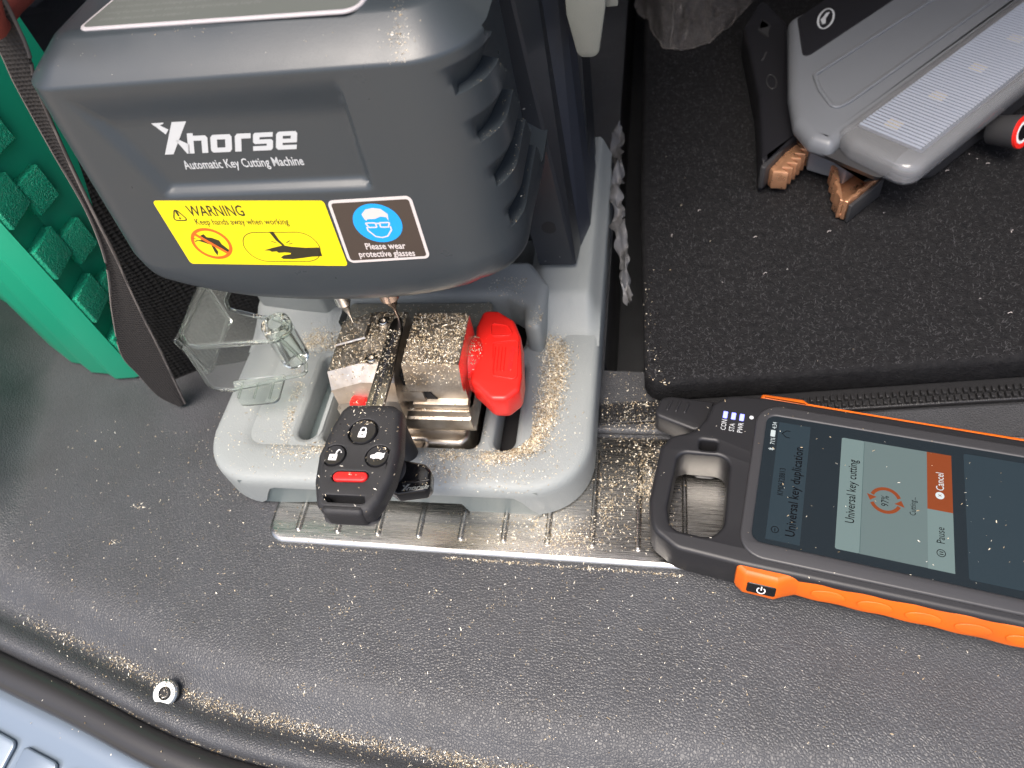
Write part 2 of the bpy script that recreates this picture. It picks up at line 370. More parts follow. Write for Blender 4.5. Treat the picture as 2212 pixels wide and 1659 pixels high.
# the car body around the load bay, outside the frame, which shades it
tag(mk('roof', *box(-62, 92, 9, 130, 52, 56, 1.0), 'headliner'), kind='structure')
tag(mk('rear_wall', *box(-60, 90, 96, 100, -10, 52, 1.0), 'headliner'), kind='structure')
tag(mk('side_wall', *box(-62, -58, -4, 96, -10, 52, 1.0), 'headliner'), kind='structure')
tag(mk('side_wall', *box(88, 92, -4, 96, -10, 52, 1.0), 'headliner'), kind='structure')

# stainless scuff plate with pressed ribs
sp = thing('scuff_plate', (10, 1, 0), 'brushed stainless scuff plate with pressed ribs under the key machine', 'scuff plate')
mk('plate', *solid(rp([(-6.5, 4.9, .6), (-6.5, -2.05, 1.0), (80, -2.7, .2), (80, 4.9, .2)], n=8), -0.32, 0.0, 0.30, bn=5), 'sill_steel', sp)
rib0 = None
rib_me = solid(rp([(-.13, 0), (.13, 0), (.13, 5.4), (-.13, 5.4)], 0.125, 4), -0.02, 0.10, 0.10)
for k in range(17):
    x = -4.77 + 2.143 * k
    if rib0 is None:
        rib0 = mk('rib', *rib_me, 'sill_steel', sp); o = rib0
    else:
        o = rib0.copy(); C.objects.link(o)
    o.location = Vector((x, -1.42 + 0.02 * math.sin(k * 3), 0)) * U
# raised trim and ribbed seal behind the plate
tag(mk('sill_trim', *solid(rp([(6, 5.0), (80, 5.4), (80, 12.4), (14, 5.7), (6, 5.4)], 0.1), -.15, 0.22, 0.2), 'liner'), kind='structure')
seal = thing('ribbed_seal', (22, 8, 0.2), 'black ribbed rubber strip along the front of the carpeted board', 'seal strip')
g = G()
def seal_y(x): return 5.85 + (x - 14) * 0.105
g.add(solid([(10.2, 5.4)] + [(x, seal_y(x) - .1) for x in (20, 40, 80)] + [(x, seal_y(x) + 1.3) for x in (80, 40, 20)] + [(10.2, 6.7)], 0, 0.3, 0.1)); g.build('backing', 'trim_black', seal)
g = G()
for k in range(150):
    x = 10.4 + k * 0.33
    for row in (0, 1):
        xx = x + row * 0.16; y = seal_y(xx) + row * 0.40
        g.add(box(xx, xx + 0.18, y, y + 0.3, 0.28, 0.46 + .06 * random.random(), 0.04))
g.build('ridges', 'trim_black', seal, kind='stuff')

# carpeted cargo board
cb = thing('carpeted_board', (35, 30, 0), 'black felt carpeted load board under the battery clamp', 'carpeted board')
def front_y(x): return 6.75 + (x - 13) * 0.112
board_out = rp([(12.55, 6.8, .9), (20, front_y(20), 0), (40, front_y(40), 0), (86, front_y(86)), (86, 94), (11.6, 94), (12.0, 22, 0)], 0.5, 6)
mk('felt', *solid(board_out, 0.35, 2.0, 0.38, bn=5), 'carpet', cb, smooth=60)
v = []; f = []
for k in range(30000):
    x = random.uniform(12.6, 40); y = 7.2 + (random.random() ** 1.3) * 46
    if y < front_y(x) + 0.15: continue
    z = 2.0 + random.uniform(-0.03, 0.03); a = random.uniform(0, 6.283); el = random.uniform(-0.1, 0.7); l = random.uniform(0.08, 0.26); wd = random.uniform(0.008, 0.018)
    dx, dy, dz = math.cos(a) * math.cos(el), math.sin(a) * math.cos(el), math.sin(el); k0 = len(v); b = random.uniform(-.5, .5)
    mx_, my_ = x + dx * l / 2 - dy * b * l * .4, y + dy * l / 2 + dx * b * l * .4
    v += [(x - dy * wd, y + dx * wd, z), (x + dy * wd, y - dx * wd, z), (mx_ + dy * wd, my_ - dx * wd, z + dz * l * .6), (mx_ - dy * wd, my_ + dx * wd, z + dz * l * .6), (x + dx * l, y + dy * l, z + dz * l)]
    f += [(k0, k0 + 1, k0 + 2, k0 + 3), (k0 + 3, k0 + 2, k0 + 4)]
mk('fuzz', v, f, 'fiber', cb, smooth=0, kind='stuff')
g = G()
for k in range(20):
    x, y, a, l = random.uniform(12.8, 34), random.uniform(8.5, 30), random.uniform(0, 6.28), random.uniform(.06, .22)
    if y < front_y(x) + .3: continue
    g.add(tube([(x + math.cos(a + .8 * t_) * l * t_, y + math.sin(a + .8 * t_) * l * t_, 2.07 + .03 * math.sin(t_ * 5)) for t_ in (0, .3, .6, 1)], .014, 4))
g.build('lint', 'white_label', cb, smooth=0, kind='stuff')

# ================================================================== the key cutting machine
km = thing('key_cutting_machine', (0, 10, 0), 'grey key cutting machine with dark hood, stickers and red clamp knob', 'key machine')
# --- base casting
bo = rp([(-10.1, 25, .8), (-10.1, 0.05, 2.9), (10.15, 0.05, 2.9), (10.15, 25, .8)], n=14)
bo = ccw(bo)
fine = []
for i, p in enumerate(bo):      # refine long edges so that the foot arches follow
    q = bo[(i + 1) % len(bo)]; n = max(1, int((Vector(q) - Vector(p)).length / 0.35)); fine += [(p[0] + (q[0] - p[0]) * k / n, p[1] + (q[1] - p[1]) * k / n) for k in range(n)]
bo = fine
def zfoot(x, y):
    if y < 4: return 1.72 * (1 - sm(6.2, 7.5, abs(x - .3)))
    return 0.0
rings = []
for li, (d, z) in enumerate(((0.12, 0), (0.0, 0.10), (0.0, 0.9), (0.0, 1.7), (0.02, 2.0), (0.07, 2.2), (0.17, 2.35), (0.34, 2.45), (0.65, 2.5), (1.3, 2.52), (1.75, 2.5), (2.0, 2.46), (2.2, 2.36))):
    r_ = inset(bo, d)
    rings.append([(p[0], p[1], max(z, zfoot(*q) + .045 * li) if li < 5 else z) for p, q in zip(r_, bo)])
g = G(); g.add(loft(rings, False, False))
pan = ccw(inset(bo, 2.2))
slotL = rp([(-5.28, 2.7), (-4.2, 2.7), (-4.2, 8.3), (-5.28, 8.3)], 0.52, 6); slotR = rp([(5.25, 2.4), (6.35, 2.4), (6.35, 7.9), (5.25, 7.9)], 0.52, 6)
well = rp([(-3.85, 2.55), (4.55, 2.45), (4.55, 8.7), (6.1, 8.7), (6.15, 11.6), (5.2, 12.3), (-4.4, 12.3), (-4.4, 9.2), (-3.85, 9.0)], 0.5, 5)
holes = [slotL, slotR, well]
rim = [inset(ccw(h), -0.28) for h in holes]
g.add(flat(pan, 2.36, rim))
for h, r_ in zip(holes, rim):
    h = ccw(h)
    g.add(loft([[(x, y, 2.36) for x, y in r_], [(x, y, 2.30) for x, y in inset(h, -0.1)], [(x, y, 2.16) for x, y in h], [(x, y, 0.3) for x, y in h]], False, False))
g.build('base', 'base_paint', km, smooth=50)
mk('base_floor', *box(-9.6, 9.6, 1.4, 24.5, 0.2, 0.34, 0.02), 'hollow_shade', km)
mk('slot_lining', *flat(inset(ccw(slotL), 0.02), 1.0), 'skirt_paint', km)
mk('slot_lining', *flat(inset(ccw(slotR), 0.02), 0.7), 'hollow_shade', km)
# inset foot panel seen under the front arch
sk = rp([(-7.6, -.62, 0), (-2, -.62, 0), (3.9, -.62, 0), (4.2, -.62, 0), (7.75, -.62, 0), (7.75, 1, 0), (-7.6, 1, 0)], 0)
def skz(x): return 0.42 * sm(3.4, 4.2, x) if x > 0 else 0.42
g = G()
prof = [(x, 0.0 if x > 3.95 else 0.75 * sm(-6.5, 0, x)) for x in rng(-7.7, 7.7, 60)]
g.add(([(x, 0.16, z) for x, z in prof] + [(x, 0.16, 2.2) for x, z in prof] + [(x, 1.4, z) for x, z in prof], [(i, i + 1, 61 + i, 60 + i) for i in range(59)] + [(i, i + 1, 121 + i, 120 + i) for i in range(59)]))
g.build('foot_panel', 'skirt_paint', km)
# --- raised rear of the casting on both sides of the bed
def rear_block(x0, x1, front, inner):
    def fn(t, k):
        return None
    g = G(); us = rng(x0, x1, 24); vs = [front - 2.2, front - 1.6, front - 1.0, front - .4, front, front + .4, front + 1.2, 25]
    zt = [2.37, 2.5, 2.95, 3.6, 3.95, 4.05, 4.1, 4.1]
    edge = lambda x: (sm(0, 0.8, x - x0) if inner == 1 else 1) * (sm(0, 0.8, x1 - x) if inner == -1 else 1)
    out = lambda x: sm(10.2, 9.4, abs(x))
    g.add(grid(lambda x, y: (x, y, 2.3 + (zt[vs.index(y)] - 2.3) * (0.25 + 0.75 * out(x)) * (0.80 + 0.2 * edge(x))), us, vs))
    xe = x0 if inner == 1 else x1
    g.add(grid(lambda y, z: (xe, y, z), [front - .9, front, 25], [0.3, 2.0, 3.5]))
    return g
rear_block(6.2, 10.1, 11.2, 1).build('rear_deck', 'base_paint', km, smooth=60)
rear_block(-10.05, -4.45, 10.6, -1).build('rear_deck', 'base_paint', km, smooth=60)
mk('rear_post', *solid(rp([(-9.4, 10.6), (-5.2, 10.2), (-4.5, 10.9), (-4.5, 20), (-9.4, 20)], 0.4), 3.6, 10.5, 0.3), 'base_paint', km)
mk('rear_lip', *solid(rp([(-4.6, 10.75), (5.2, 10.75), (6.25, 10.0), (6.35, 8.7), (7.2, 8.4), (7.4, 11.6), (6.2, 13.4), (-4.6, 13.4)], 0.4), 2.3, 4.5, 0.45, bn=4), 'base_paint', km, smooth=60)
mk('rear_wall_panel', *box(-9.5, 6.5, 15.5, 24.8, 3.9, 9.5, .3), 'hollow_shade', km)
# --- cross slide and clamp
mk('slide_plate', *solid(rp([(-2.6, 2.75), (1.75, 2.75), (1.9, 2.6), (3.7, 2.55), (4.0, 3.0), (4.0, 12), (-2.6, 12)], 0.45), 0.5, 2.45, 0.22), 'steel', km)
mk('slide_nose', *solid(rp([(-.9, 1.55), (1.9, 1.55), (1.95, 2.9), (-.9, 2.9)], 0.15), 0.9, 2.3, 0.25, bb=0.0), 'steel', km)
mk('slide_bed', *solid(rp([(-2.3, 3.3), (3.95, 3.3), (3.95, 11.8), (-2.3, 11.8)], 0.3), 2.3, 3.3, 0.12), 'steel', km)
mk('rail_cover', *solid(rp([(-3.8, 6.6), (4.4, 6.6), (4.4, 10.7), (-3.8, 10.7)], 0.2), 3.2, 4.0, 0.15), 'bed_paint', km)
# carriage under the jaws: a stepped block
def yzprism(poly, x0, x1, taper=0.0):
    p = ccw(poly); n = len(p); cy = sum(q[0] for q in p) / n
    return loft([[(x0, y, z) for y, z in p], [(x1 - .12, y, z) for y, z in p], [(x1, cy + (y - cy) * .96, z - .06 * (z > 6)) for y, z in p]])
mk('carriage', *yzprism([(6.6, 3.2), (6.6, 4.6), (6.2, 5.2), (3.3, 5.2), (3.3, 5.05), (2.75, 5.0), (2.75, 4.55), (2.62, 4.5), (2.62, 3.75), (2.9, 3.6), (2.9, 3.2)], -2.0, 4.55), 'steel', km, smooth=20)
mk('front_jaw', *yzprism([(6.35, 4.6), (6.35, 7.9), (3.28, 7.9), (2.92, 6.85), (2.92, 6.35), (3.15, 6.3), (3.15, 5.5), (2.85, 5.42), (2.85, 5.1), (3.4, 4.6)], 1.92, 4.55), 'steel', km, smooth=20)
mk('jaw_notch', *solid([(2.6, 5.42), (3.15, 5.42), (2.95, 5.75), (2.75, 6.3), (2.45, 6.3)], 0, .06, 0.0, fr=lambda x, z, d: (x, 3.17 - d, z)), 'hollow_shade', km)  # black slab on the jaw face, painted shade of the notch
mk('jaw_step', *yzprism([(3.4, 5.5), (3.4, 6.28), (2.95, 6.25), (2.95, 5.5)], 1.0, 2.55), 'steel', km, smooth=20)
# rear jaw: flat top with a long sloping flank
def xz_ring(y, lo, top, sl, x0, x1): return [(x0, y, lo), (x1, y, lo), (x1, y, top), (-0.05, y, top), (x0 + .05, y, sl)]
mk('fixed_jaw', *loft([xz_ring(2.35, 4.9, 6.3, 6.0, -1.5, 1.55), xz_ring(2.7, 4.9, 7.25, 6.6, -1.75, 1.56), xz_ring(3.3, 4.9, 7.9, 7.25, -1.9, 1.58), xz_ring(4.68, 4.9, 7.9, 7.25, -1.9, 1.58), xz_ring(6.42, 4.9, 7.9, 7.25, -1.9, 1.58)]), 'steel', km, smooth=15)
mk('flank_insert', *loft([[(-1.86, 4.74, 7.33), (-.12, 4.74, 7.93), (-.12, 6.3, 7.93), (-1.86, 6.3, 7.33)], [(-1.80, 4.8, 7.42), (-.2, 4.8, 7.97), (-.2, 6.24, 7.97), (-1.80, 6.24, 7.42)]]), 'steel', km, smooth=10)
mk('jaw_gap', *box(1.585, 1.915, 3.3, 6.4, 4.8, 7.0, 0.0), 'hollow_shade', km)
for sx_, sy_ in ((.5, 5.78), (.46, 3.56)):
    mk('screw', *lathe([(0.0, -.05), (.11, -.05), (.12, .10), (.20, .10), (.23, .06), (.24, .0), (.29, .0), (.30, .06), (.31, -.02)], (sx_, sy_, 7.9), n=18), 'bright_steel', km)
mk('lock_button', *lathe([(0.42, 0), (0.42, .5), (.34, .62), (0, .66)], (-.32, 2.25, 5.9), n=20), 'red_plastic', km)
# red wing knob on the clamp screw
kn = thing  # (kept as part of the machine)
ko = rp([(4.5, 6.75, .3), (4.72, 7.85, .3), (5.45, 7.85, .35), (6.35, 7.2, .35), (6.78, 6.2, .4), (7.1, 4.0, .35), (7.1, 3.1, .35), (6.55, 2.5, .35), (5.85, 2.5, .35), (5.12, 3.2, .4), (4.75, 3.5, .3), (4.75, 5.2, 0)], n=6)
knob = mk('wing_knob', *solid(ko, 4.9, 6.45, 0.20, bn=4, bb=0.3), 'red_plastic', km, smooth=60)
mk('collar', *lathe([(1.25, 0), (1.35, .1), (1.38, .5), (1.3, .8), (.9, 1.15)], (3.98, 5.15, 5.55), (1, 0, 0), n=36), 'red_plastic', knob, smooth=40)
kz = lambda x, y: (x, y, 6.468)
po = rp([(5.45, 5.75), (6.72, 5.95), (6.95, 3.55), (5.75, 3.75)], 0.2)
mk('panel_line', *solid(po, 6.40, 6.52, 0.02, [inset(ccw(po), 0.06)], hb=0.01), 'red_plastic', knob)
po2 = rp([(5.2, 7.0), (6.1, 6.85), (6.5, 6.15), (5.35, 6.1)], 0.2)
mk('panel_line', *solid(po2, 6.40, 6.52, 0.02, [inset(ccw(po2), 0.06)], hb=0.01), 'red_plastic', knob)
for k in range(4):
    x = 5.72 + k * 0.16
    mk('grip_line', *solid(rp([(x, 4.05), (x + .05, 4.05), (x - .03, 5.45), (x - .08, 5.45)], 0.02), 6.42, 6.52, 0.02), 'red_plastic', knob)
maker_mark(lambda x, y: (6.42 + y, 5.55 - x, 6.475), 0.20, 'red_rubber', knob, 'lettering')
# black lever below the fob
lv = mk('clamp_lever', *solid(rp([(.8, .9, .1), (2.3, -.45), (3.36, -.62, .25), (3.68, -.95, .25), (3.78, -1.68, .2), (3.6, -1.93, .2), (2.4, -2.16), (.8, -1.2, .1)], 0.2), 5.2, 5.98, 0.16, bn=4), 'black_gloss', km)
mk('lever_ridge', *solid(rp([(2.55, -1.62), (3.72, -1.40), (3.72, -1.46), (2.55, -1.70)], 0.02), 5.96, 6.03, 0.02), 'black_gloss', lv)
maker_mark(lambda x, y: (2.62 + x * .98 - y * .1, -2.02 + x * .16 + y * .98, 5.99), 0.155, 'dim_print', lv, 'lettering')
mk('lever_post', *lathe([(.5, 0), (.5, 3.2)], (1.1, 1.9, 2.2), n=20), 'black_plastic', km)
# cutter and probe
mk('cutter', *lathe([(0, 0), (.05, .02), (.07, .75), (.13, .95), (.40, 1.55), (.46, 1.6), (.46, 6)], (1.28, 5.82, 7.98), n=24), 'bit_steel', km, smooth=25)
mk('probe', *lathe([(0, 0), (.03, .02), (.05, .45), (.10, .75), (.30, 1.35), (.34, 1.4), (.34, 6)], (-1.15, 5.95, 7.66), n=24), 'bright_steel', km, smooth=25)
# --- dark hood
HX = -0.40
HB = lambda x: 11.18 + 1.6 * (min(abs(x + .3), 8.8 if x < 0 else 6.6) / 8.1) ** 2.5
def hood_w(z): return 8.08 + 0.045 * (21 - z)
def hood_f(z): return 4.6 - 0.08 * (21 - z)
LIPS = (19.65, 17.8, 15.9, 14.0)
def louvre(y, z):
    """depth of the stepped cooling slots on the hood sides, and the toothed rear edge"""
    d = 0.0; yb = 7.2 + (19.65 - z) * .54
    for k, zl_ in enumerate(LIPS):
        if zl_ < z < zl_ + .95:
            t = (z - zl_) / .95; yf = 4.95 + .12 * k - .25 * t
            d = .62 * (1 - t) * sm(yf, yf + .30, y); yb += .35 * t
    if y > yb and z > 13.2: d = max(d, 1.0 * sm(yb, yb + 0.14, y))
    return d
def recess(x, z):
    """the sunken name panel on the hood front"""
    l = -6.3 + (19.75 - z) * 0.42; r = 2.93
    a = min(sm(l - .25, l + .40, x), 1 - sm(r - .10, r + .22, x), sm(16.62, 17.0, z), 1 - sm(19.2, 20.9, z))
    return 0.34 * a
def hood_outline():
    pts = []; rc = 2.5
    for x in rng(-(8 - rc), 8 - rc, 90): pts.append(('f', x / (8 - rc)))
    for k in range(1, 17): pts.append(('cr', k / 16))
    for y in rng(0.06, 1, 84): pts.append(('sr', y))
    for x in rng(0.9, -0.9, 8): pts.append(('b', x))
    for y in rng(1, 0.06, 84): pts.append(('sl', y))
    for k in range(15, -1, -1): pts.append(('cl', k / 16))
    return pts[:-1]
HO = hood_outline(); rc = 2.5
def hood_pt(tok, z, ins=0.0, disp=True):
    W = hood_w(z) - ins; F = hood_f(z) + ins; kind, t = tok; back = 15.0
    r = max(rc - ins, .4); rl = max(1.35 - ins * .6, .3)
    if kind == 'f':
        a_, b_ = -(W - rl), W - r; x = HX + a_ + (b_ - a_) * (t + 1) / 2; y = F + (recess(x, z) if disp else 0); return x, y
    if kind == 'cl': r = rl
    if kind in ('cr', 'cl'):
        s = 1 if kind == 'cr' else -1; a = t * math.pi / 2; x = W - r + r * math.sin(a); y = F + r - r * math.cos(a)
        if disp and s > 0:
            d = louvre(y, z); x -= d * math.sin(a); y += d * math.cos(a) * .6
        return HX + s * x, y
    if kind == 'sl': r = rl
    if kind in ('sr', 'sl'):
        s = 1 if kind == 'sr' else -1; y = F + r + t * (back - F - r); x = W - (louvre(y, z) if disp else 0); return HX + s * x, y
    return HX + t * W * .9, back
ZL = sorted(set([round(z, 3) for z in rng(13.4, 21.0, 66)] + [z + e_ for z in LIPS for e_ in (-.004, .004, .95)]))
rings = []
def zlow(tok):
    x, y = hood_pt(tok, 12.5, 0, False); return HB(x) if y < 7.2 else HB(x) - .5 * sm(7.2, 12, y)
for ins, dz in ((0.55, 0.0), (0.30, 0.05), (0.16, 0.22), (0.10, 0.45), (0.0, 1.05)):
    rings.append([(*hood_pt(t_, zlow(t_) + dz, ins, False), zlow(t_) + dz) for t_ in HO])
for i_, z_ in enumerate(ZL):
    rings.append([(lambda z: (*hood_pt(t_, z), z))(max(z_, zlow(t_) + 1.06 + .0006 * i_)) for t_ in HO])
for ins, z in ((0.06, 21.08), (0.5, 21.45), (1.15, 21.98), (1.3, 22.06), (1.6, 22.1)):
    rings.append([(*hood_pt(t_, z, ins, False), z) for t_ in HO])
hood = mk('hood', *loft(rings), 'shell', km, smooth=38)
front = lambda x, z, o=0.0: (x, hood_f(z) - o, z)
# name panel print
maker_mark(lambda x, y: front(-4.40 + x, 18.2 + y - .008 * x, -0.325), 0.70, 'silver_print', hood, 'logo')
lettering('Automatic Key Cutting Machine', 0.50, 'silver_print', lambda x, y: front(-3.98 + x, 17.58 + y - .01 * x, -0.325), hood, sx=0.72, bold=0.012)
# warning sticker
ws = mk('warning_sticker', *solid(rp([(-5.8, 16.55), (1.08, 16.28), (1.06, 13.26), (-5.72, 13.52)], 0.14), 0, 0.012, 0.0, fr=lambda x, z, o: front(x, z, o + .004)), 'yellow_label', km, smooth=0)
pr = lambda x, z, o=0: front(x, z, 0.022 + o)
T_ = lambda x0, z0: (lambda x, y: pr(x0 + x, z0 - .03 * x + y))
lettering('WARNING', 0.68, 'black_print', T_(-4.55, 15.82), ws, sx=0.70, bold=0.012)
lettering('Keep hands away when working', 0.40, 'black_print', T_(-4.5, 15.42), ws, sx=0.74, bold=0.006)
tri = rp([(-5.4, 15.62), (-4.68, 15.60), (-5.05, 16.25)], 0.12)
mk('hazard_mark', *G().add(flat(tri, 0, [inset(ccw(tri), .05)], fr=lambda x, z, o: pr(x, z))).add(flat([(-5.08, 15.84), (-5.0, 15.84), (-4.99, 16.08), (-5.09, 16.08)], 0, fr=lambda x, z, o: pr(x, z))).add(flat(disc(-5.04, 15.74, .045, 12), 0, fr=lambda x, z, o: pr(x, z))).__dict__.values(), 'black_print', ws, smooth=0)
cx, cz = -4.30, 14.50
ringo = disc(cx, cz, .84, 40, .76)
mk('no_hands_ring', *flat(ringo, 0, [inset(ccw(ringo), .13)], fr=lambda x, z, o: pr(x, z)), 'orange_print', ws, smooth=0)
mk('no_hands_bar', *flat(stroke([(cx - .52, cz + .50), (cx + .52, cz - .50)], .13), 0, fr=lambda x, z, o: pr(x, z, .004)), 'orange_print', ws, smooth=0)
hand = [(-.62, .22), (-.36, .20), (-.30, .42), (-.12, .50), (-.06, .34), (.14, .30), (.40, .16), (.42, -.02), (.62, -.34), (.50, -.50), (.22, -.18), (.06, -.12), (.10, -.42), (-.02, -.62), (-.06, -.40), (-.04, -.06), (-.28, .06)]
mk('no_hands_figure', *G().add(flat([(cx + a * 1.0, cz + b * .95) for a, b in hand], 0, fr=lambda x, z, o: pr(x, z))).add(flat(stroke([(cx - .72, cz + .30), (cx - .56, cz + .26)], .03), 0, fr=lambda x, z, o: pr(x, z))).add(flat(stroke([(cx - .68, cz + .12), (cx - .54, cz + .16)], .03), 0, fr=lambda x, z, o: pr(x, z))).__dict__.values(), 'black_print', ws, smooth=0)
pill = rp([(-2.98, 15.02), (.22, 14.94), (.20, 13.50), (-2.98, 13.58)], 0.72, 10)
mk('cutting_frame', *flat(pill, 0, [inset(ccw(pill), .028)], fr=lambda x, z, o: pr(x, z)), 'black_print', ws, smooth=0)
mk('cutting_hand', *G().add(flat([(-2.2, 14.12), (-1.75, 14.24), (-1.30, 14.34), (-.95, 14.26), (-.4, 14.20), (.17, 14.20), (.15, 13.78), (-.3, 13.76), (-.75, 13.70), (-1.15, 13.66), (-1.55, 13.68), (-1.62, 13.76), (-1.45, 13.86), (-1.15, 13.90), (-1.10, 13.96), (-1.35, 14.0), (-1.62, 13.98), (-1.68, 14.06), (-1.9, 14.04), (-1.95, 14.10)], 0, fr=lambda x, z, o: pr(x, z))).add(flat([(-1.62, 15.0), (-1.44, 15.0), (-1.36, 14.62), (-1.22, 14.34), (-1.32, 14.32), (-1.50, 14.60)], 0, fr=lambda x, z, o: pr(x, z, .003))).add(flat(stroke([(-1.72, 14.56), (-1.52, 14.46)], .03), 0, fr=lambda x, z, o: pr(x, z))).add(flat(stroke([(-1.10, 14.46), (-.92, 14.56)], .03), 0, fr=lambda x, z, o: pr(x, z))).add(flat(stroke([(-1.02, 14.40), (-.86, 14.42)], .03), 0, fr=lambda x, z, o: pr(x, z))).__dict__.values(), 'black_print', ws, smooth=0)
# eye protection sticker
so = rp([(1.20, 16.28), (4.42, 16.36), (4.52, 13.57), (1.14, 13.40)], 0.22)
gs = mk('glasses_sticker', *solid(so, 0, 0.012, 0.0, fr=lambda x, z, o: front(x, z, o + .004)), 'white_label', km, smooth=0)
mk('sticker_field', *flat(inset(ccw(so), .12), 0, fr=lambda x, z, o: pr(x, z)), 'brown_label', gs, smooth=0)
bc = (2.86, 15.24)
mk('blue_disc', *flat(disc(bc[0], bc[1], .94, 44, .86), 0, fr=lambda x, z, o: pr(x, z, .004)), 'blue_label', gs, smooth=0)
q = lambda L: [(bc[0] + a, bc[1] + b) for a, b in L]
P2 = lambda x, z, o: pr(x, z, .008)
mk('goggles_figure', *G().add(flat(q([(-.46, .22), (-.50, .42), (-.30, .62), (0, .68), (.30, .62), (.50, .40), (.46, .10), (.40, .26), (.20, .30), (-.05, .20), (-.34, .20), (-.40, .12)]), 0, fr=P2))
   .add(flat(rp(q([(-.52, .06), (-.06, .06), (-.04, -.20), (-.40, -.20)]), .06), 0, [inset(ccw(rp(q([(-.52, .06), (-.06, .06), (-.04, -.20), (-.40, -.20)]), .06)), .06)], fr=P2))
   .add(flat(rp(q([(.06, .06), (.52, .06), (.40, -.20), (.04, -.20)]), .06), 0, [inset(ccw(rp(q([(.06, .06), (.52, .06), (.40, -.20), (.04, -.20)]), .06)), .06)], fr=P2))
   .add(flat(stroke(q([(-.06, 0), (.06, 0)]), .06), 0, fr=P2)).add(flat(stroke(q([(-.46, -.14), (-.46, -.3), (-.24, -.58), (0, -.64), (.24, -.58), (.46, -.3), (.46, -.14)]), .06), 0, fr=P2)).__dict__.values(), 'white_label', gs, smooth=0)
lettering('Please wear', 0.42, 'white_label', lambda x, y: pr(2.86 + x, 14.06 + y, .004), gs, sx=0.80, bold=0.02, align='CENTER')
lettering('protective glasses', 0.42, 'white_label', lambda x, y: pr(2.82 + x, 13.70 + y + .005 * x, .004), gs, sx=0.76, bold=0.02, align='CENTER')
# plaque on the hood top
to = rp([(-6.2, 6.15, .3), (3.9, 5.75, .55), (4.6, 10, .2), (-5.2, 12, .2)])
pq = mk('top_plaque', *solid(to, 22.05, 22.16, 0.05), 'plaque_rim', km)
mk('plaque_field', *flat(inset(ccw(to), .14), 22.168), 'plaque', pq, smooth=0)
lines = ['please follow the safety instructions and wear protective glasses during operation', 'check that the key is firmly clamped before cutting and keep hands away from cutter', 'before first use, remove the transport screws mounted to the machine', 'to the machine during packaging and transportation. restore them in case of', 'moving the machine again and keep the original packaging. keep the', 'screws in case you need to transport it.']
for i, s in enumerate(lines[::-1]):
    lettering(s[:70], 0.30, 'dim_print', lambda x, y, i=i: (-5.55 + x, 6.62 + 0.42 * i + y - .035 * x, 22.174), pq, sx=0.72)
# --- side brackets and rear frame
for s in (1, -1):
    X = lambda x: s * x if s > 0 else 2 * HX * .5 - x
    lo_r = [(6.75, 13.0), (8.62, 12.98), (8.76, 13.1), (8.86, 14.8), (8.9, 20), (6, 20)]; hi_r = [(4.6, 13.0), (6.62, 12.98), (6.76, 13.1), (7.72, 15.2), (7.9, 20), (4, 20)]
    br = mk('bracket', *loft([[(X(x), y, 4.45 if y < 13.3 else 4.2) for x, y in lo_r], [(X(x), y, 25) for x, y in hi_r]]), 'bracket', km, smooth=12)
    mk('bracket_hole', *lathe([(0, 0), (.40, 0), (.42, -.06)], (X(7.55), 12.985, 7.1), (0, -1, 0), n=24), 'hollow_shade', br)  # black disc on the face, the hole's shade as colour
    lo_r = [(8.87, 14.85), (9.3, 16.6), (9.3, 22), (7, 22)]; hi_r = [(7.73, 15.25), (8.5, 17.2), (8.5, 22), (6, 22)]
    mk('side_frame', *loft([[(X(x), y, 4.0) for x, y in lo_r], [(X(x), y, 25) for x, y in hi_r]]), 'frame_dark', km, smooth=12)
mk('rear_frame', *box(-9.2, 9.2, 19.2, 23.5, 4.0, 26, .4), 'bracket', km)
hd = mk('carry_handle', *solid(rp([(9.55, 15.45, .35), (10.45, 15.4, .35), (10.85, 17.6, .4), (10.85, 26), (9.2, 26), (9.2, 17.3, .3)], n=6), 14.2, 16.6, 0.5, fr=lambda x, z, y: (x, y, z), bn=5), 'base_paint_shaded', km)
mk('handle_cap', *box(10.8, 11.3, 14.8, 16.2, 17.2, 26, .15), 'base_paint_shaded', hd)
# --- clear swing guard
gtop = rp([(-10.6, 8.8, .05), (-10.2, 5.4, .5), (-9.5, 4.62, .5), (-8.8, 4.5, .3), (-4.9, 4.92, .3), (-4.25, 5.6, .4), (-5.1, 6.35, .4), (-6.2, 6.45, .2), (-8.2, 7.0, .4), (-8.6, 7.6, .3), (-8.7, 8.8, .05)], n=5)
gd = G(); gd.add(flat(gtop, 7.6))
fo = rp([(-9.7, 7.55, .05), (-9.85, 5.2, .3), (-9.95, 4.0, .5), (-8.9, 3.78, .1), (-5.4, 4.55, .1), (-4.45, 4.75, .5), (-4.15, 5.6, .5), (-4.7, 7.55, .05)], n=6)
GF = lambda x, z, d=0: (x, 4.72 + (x + 8) * .10 - d, z)
gd.add(solid(fo, -0.12, 0.12, 0.05, fr=GF))
GL = lambda y, z, d=0: (-10.25 - .04 * (y - 5) + d, y, z)
gleft = rp([(4.9, 7.55, .05), (5.2, 4.2, .6), (8.8, 4.8, .2), (8.8, 7.55, .05)])
gd.add(solid(gleft, -.11, .11, 0.05, fr=GL))
gd.add(flat(gtop, 7.42))
guard = gd.build('swing_guard', 'acrylic', km, smooth=40)
g = G(); loop = lambda P: P + P[:1]
g.add(tube([(x, y, 7.5) for x, y in loop(gtop)], .11, 8)); g.add(tube([GF(x, z) for x, z in fo[5:-5]], .10, 8)); g.add(tube([GL(y, z) for y, z in gleft], .13, 8))
